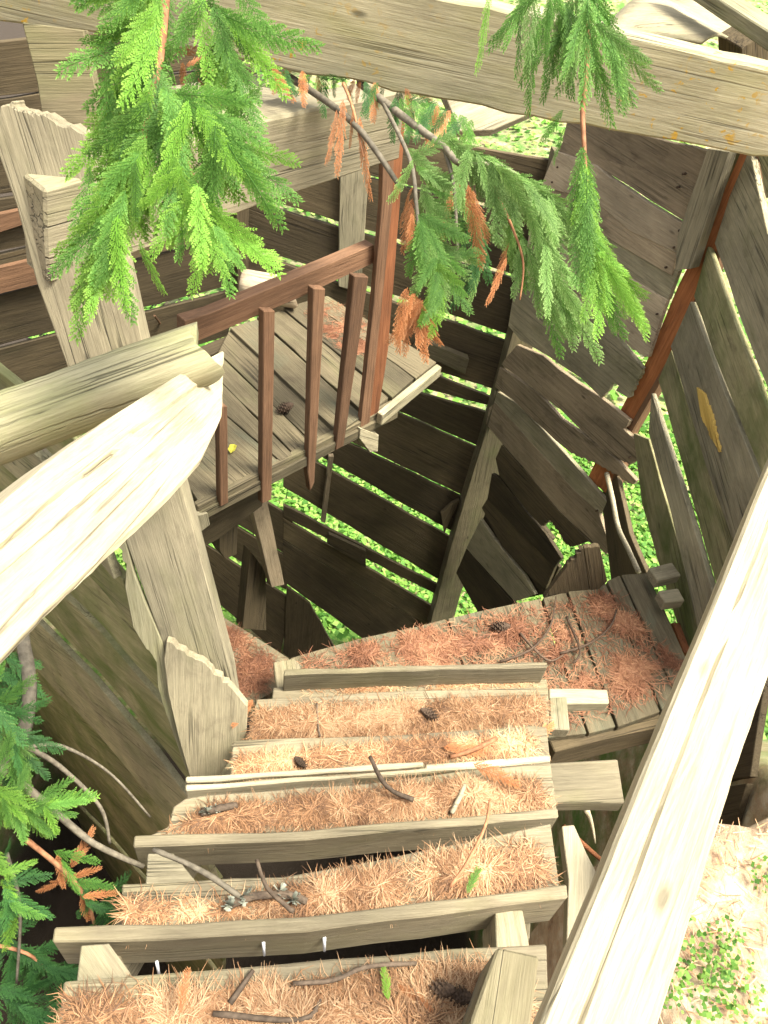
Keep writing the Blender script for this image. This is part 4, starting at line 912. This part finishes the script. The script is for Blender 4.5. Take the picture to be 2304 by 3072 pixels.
loose('r', 1300, 3040, 1200, 2950, HA, 'broad orange frond on the nearest step between the sprig and the cones')
loose('r', 1420, 2290, 1560, 2350, HD-.02, 'orange dry frond on the third step')
# ------------------------------------------------------------------ ground cover outside
def scatter(name, label, n, fn, Ls, mat, seed, cat='ground cover'):
    r = np.random.default_rng(seed); X, Y = fn(r, n); d = sdist(X, Y); k = d > .04; X, Y = X[k], Y[k]; n = len(X)
    Z = terr(X, Y)+r.uniform(.005, .07, n)
    a = r.uniform(0, 6.28, n); L = r.uniform(*Ls, n); t1 = r.normal(0, .35, n)
    d1 = np.stack([np.cos(a), np.sin(a), t1], -1)*L[:, None]; s1 = np.stack([-np.sin(a), np.cos(a), r.normal(0, .35, n)], -1)*L[:, None]*.42
    p = np.stack([X, Y, Z], -1)
    v = np.stack([p, p+d1*.5+s1, p+d1, p+d1*.5-s1], 1).reshape(-1, 3); f = np.arange(n*4).reshape(-1, 4)
    me = npmesh(name, v, f, np.repeat(r.random(n), 4)); return tag(link(name, me, mat), label, cat, kind='stuff')
scatter('undergrowth', 'bright green low undergrowth on the slope seen through the board gaps', 80000,
        lambda r, n: (r.uniform(-4, 4.5, n), 1.75+6.5*r.random(n)), (.02, .085), M_GCOV, 31)
scatter('undergrowth', 'green ground beyond the shaft seen past the top right corner', 22000,
        lambda r, n: (r.uniform(-6, 12, n), 8+20*r.random(n)**1.5), (.06, .16), M_GCOV, 32)
def clov(r, n):
    c = [(PH(u, v, 1.92), s) for u, v, s in ((2060, 2920, .10), (2150, 2950, .09), (2000, 3020, .10), (2295, 2200, .08), (2140, 3020, .1), (2290, 2650, .05), (2120, 2860, .07))]
    k = r.integers(0, len(c), n); x = np.array([c[i][0].x for i in k]); y = np.array([c[i][0].y for i in k]); s = np.array([c[i][1] for i in k])*.45
    return x+r.normal(0, 1, n)*s, y+r.normal(0, 1, n)*s
scatter('clover', 'small bright green clover patches on the bare ground right of the rail', 520, clov, (.008, .016), M_GCOV, 33, 'clover')
def gneed():
    r = np.random.default_rng(44); n = 14000; X = r.uniform(.7, 3, n); Y = r.uniform(-1, 1.4, n); k = sdist(X, Y) > .03; X, Y = X[k], Y[k]; n = len(X)
    Z = terr(X, Y)+.012; a = r.uniform(0, 6.28, n); L = r.uniform(.02, .06, n); w = .0014
    d = np.stack([np.cos(a), np.sin(a), r.normal(0, .1, n)], -1)*L[:, None]; s = np.stack([-np.sin(a), np.cos(a), 0*a], -1)*w; p = np.stack([X, Y, Z], -1)
    v = np.stack([p-s, p+s, p+d+s*.3, p+d-s*.3], 1).reshape(-1, 3)
    tag(link('needle_litter', npmesh('needle_litter', v, np.arange(n*4).reshape(-1, 4), np.repeat(r.random(n), 4)), M_NEED), 'loose scattered needles on the sunlit bare ground right of the rail', 'needle litter', kind='stuff')
gneed()
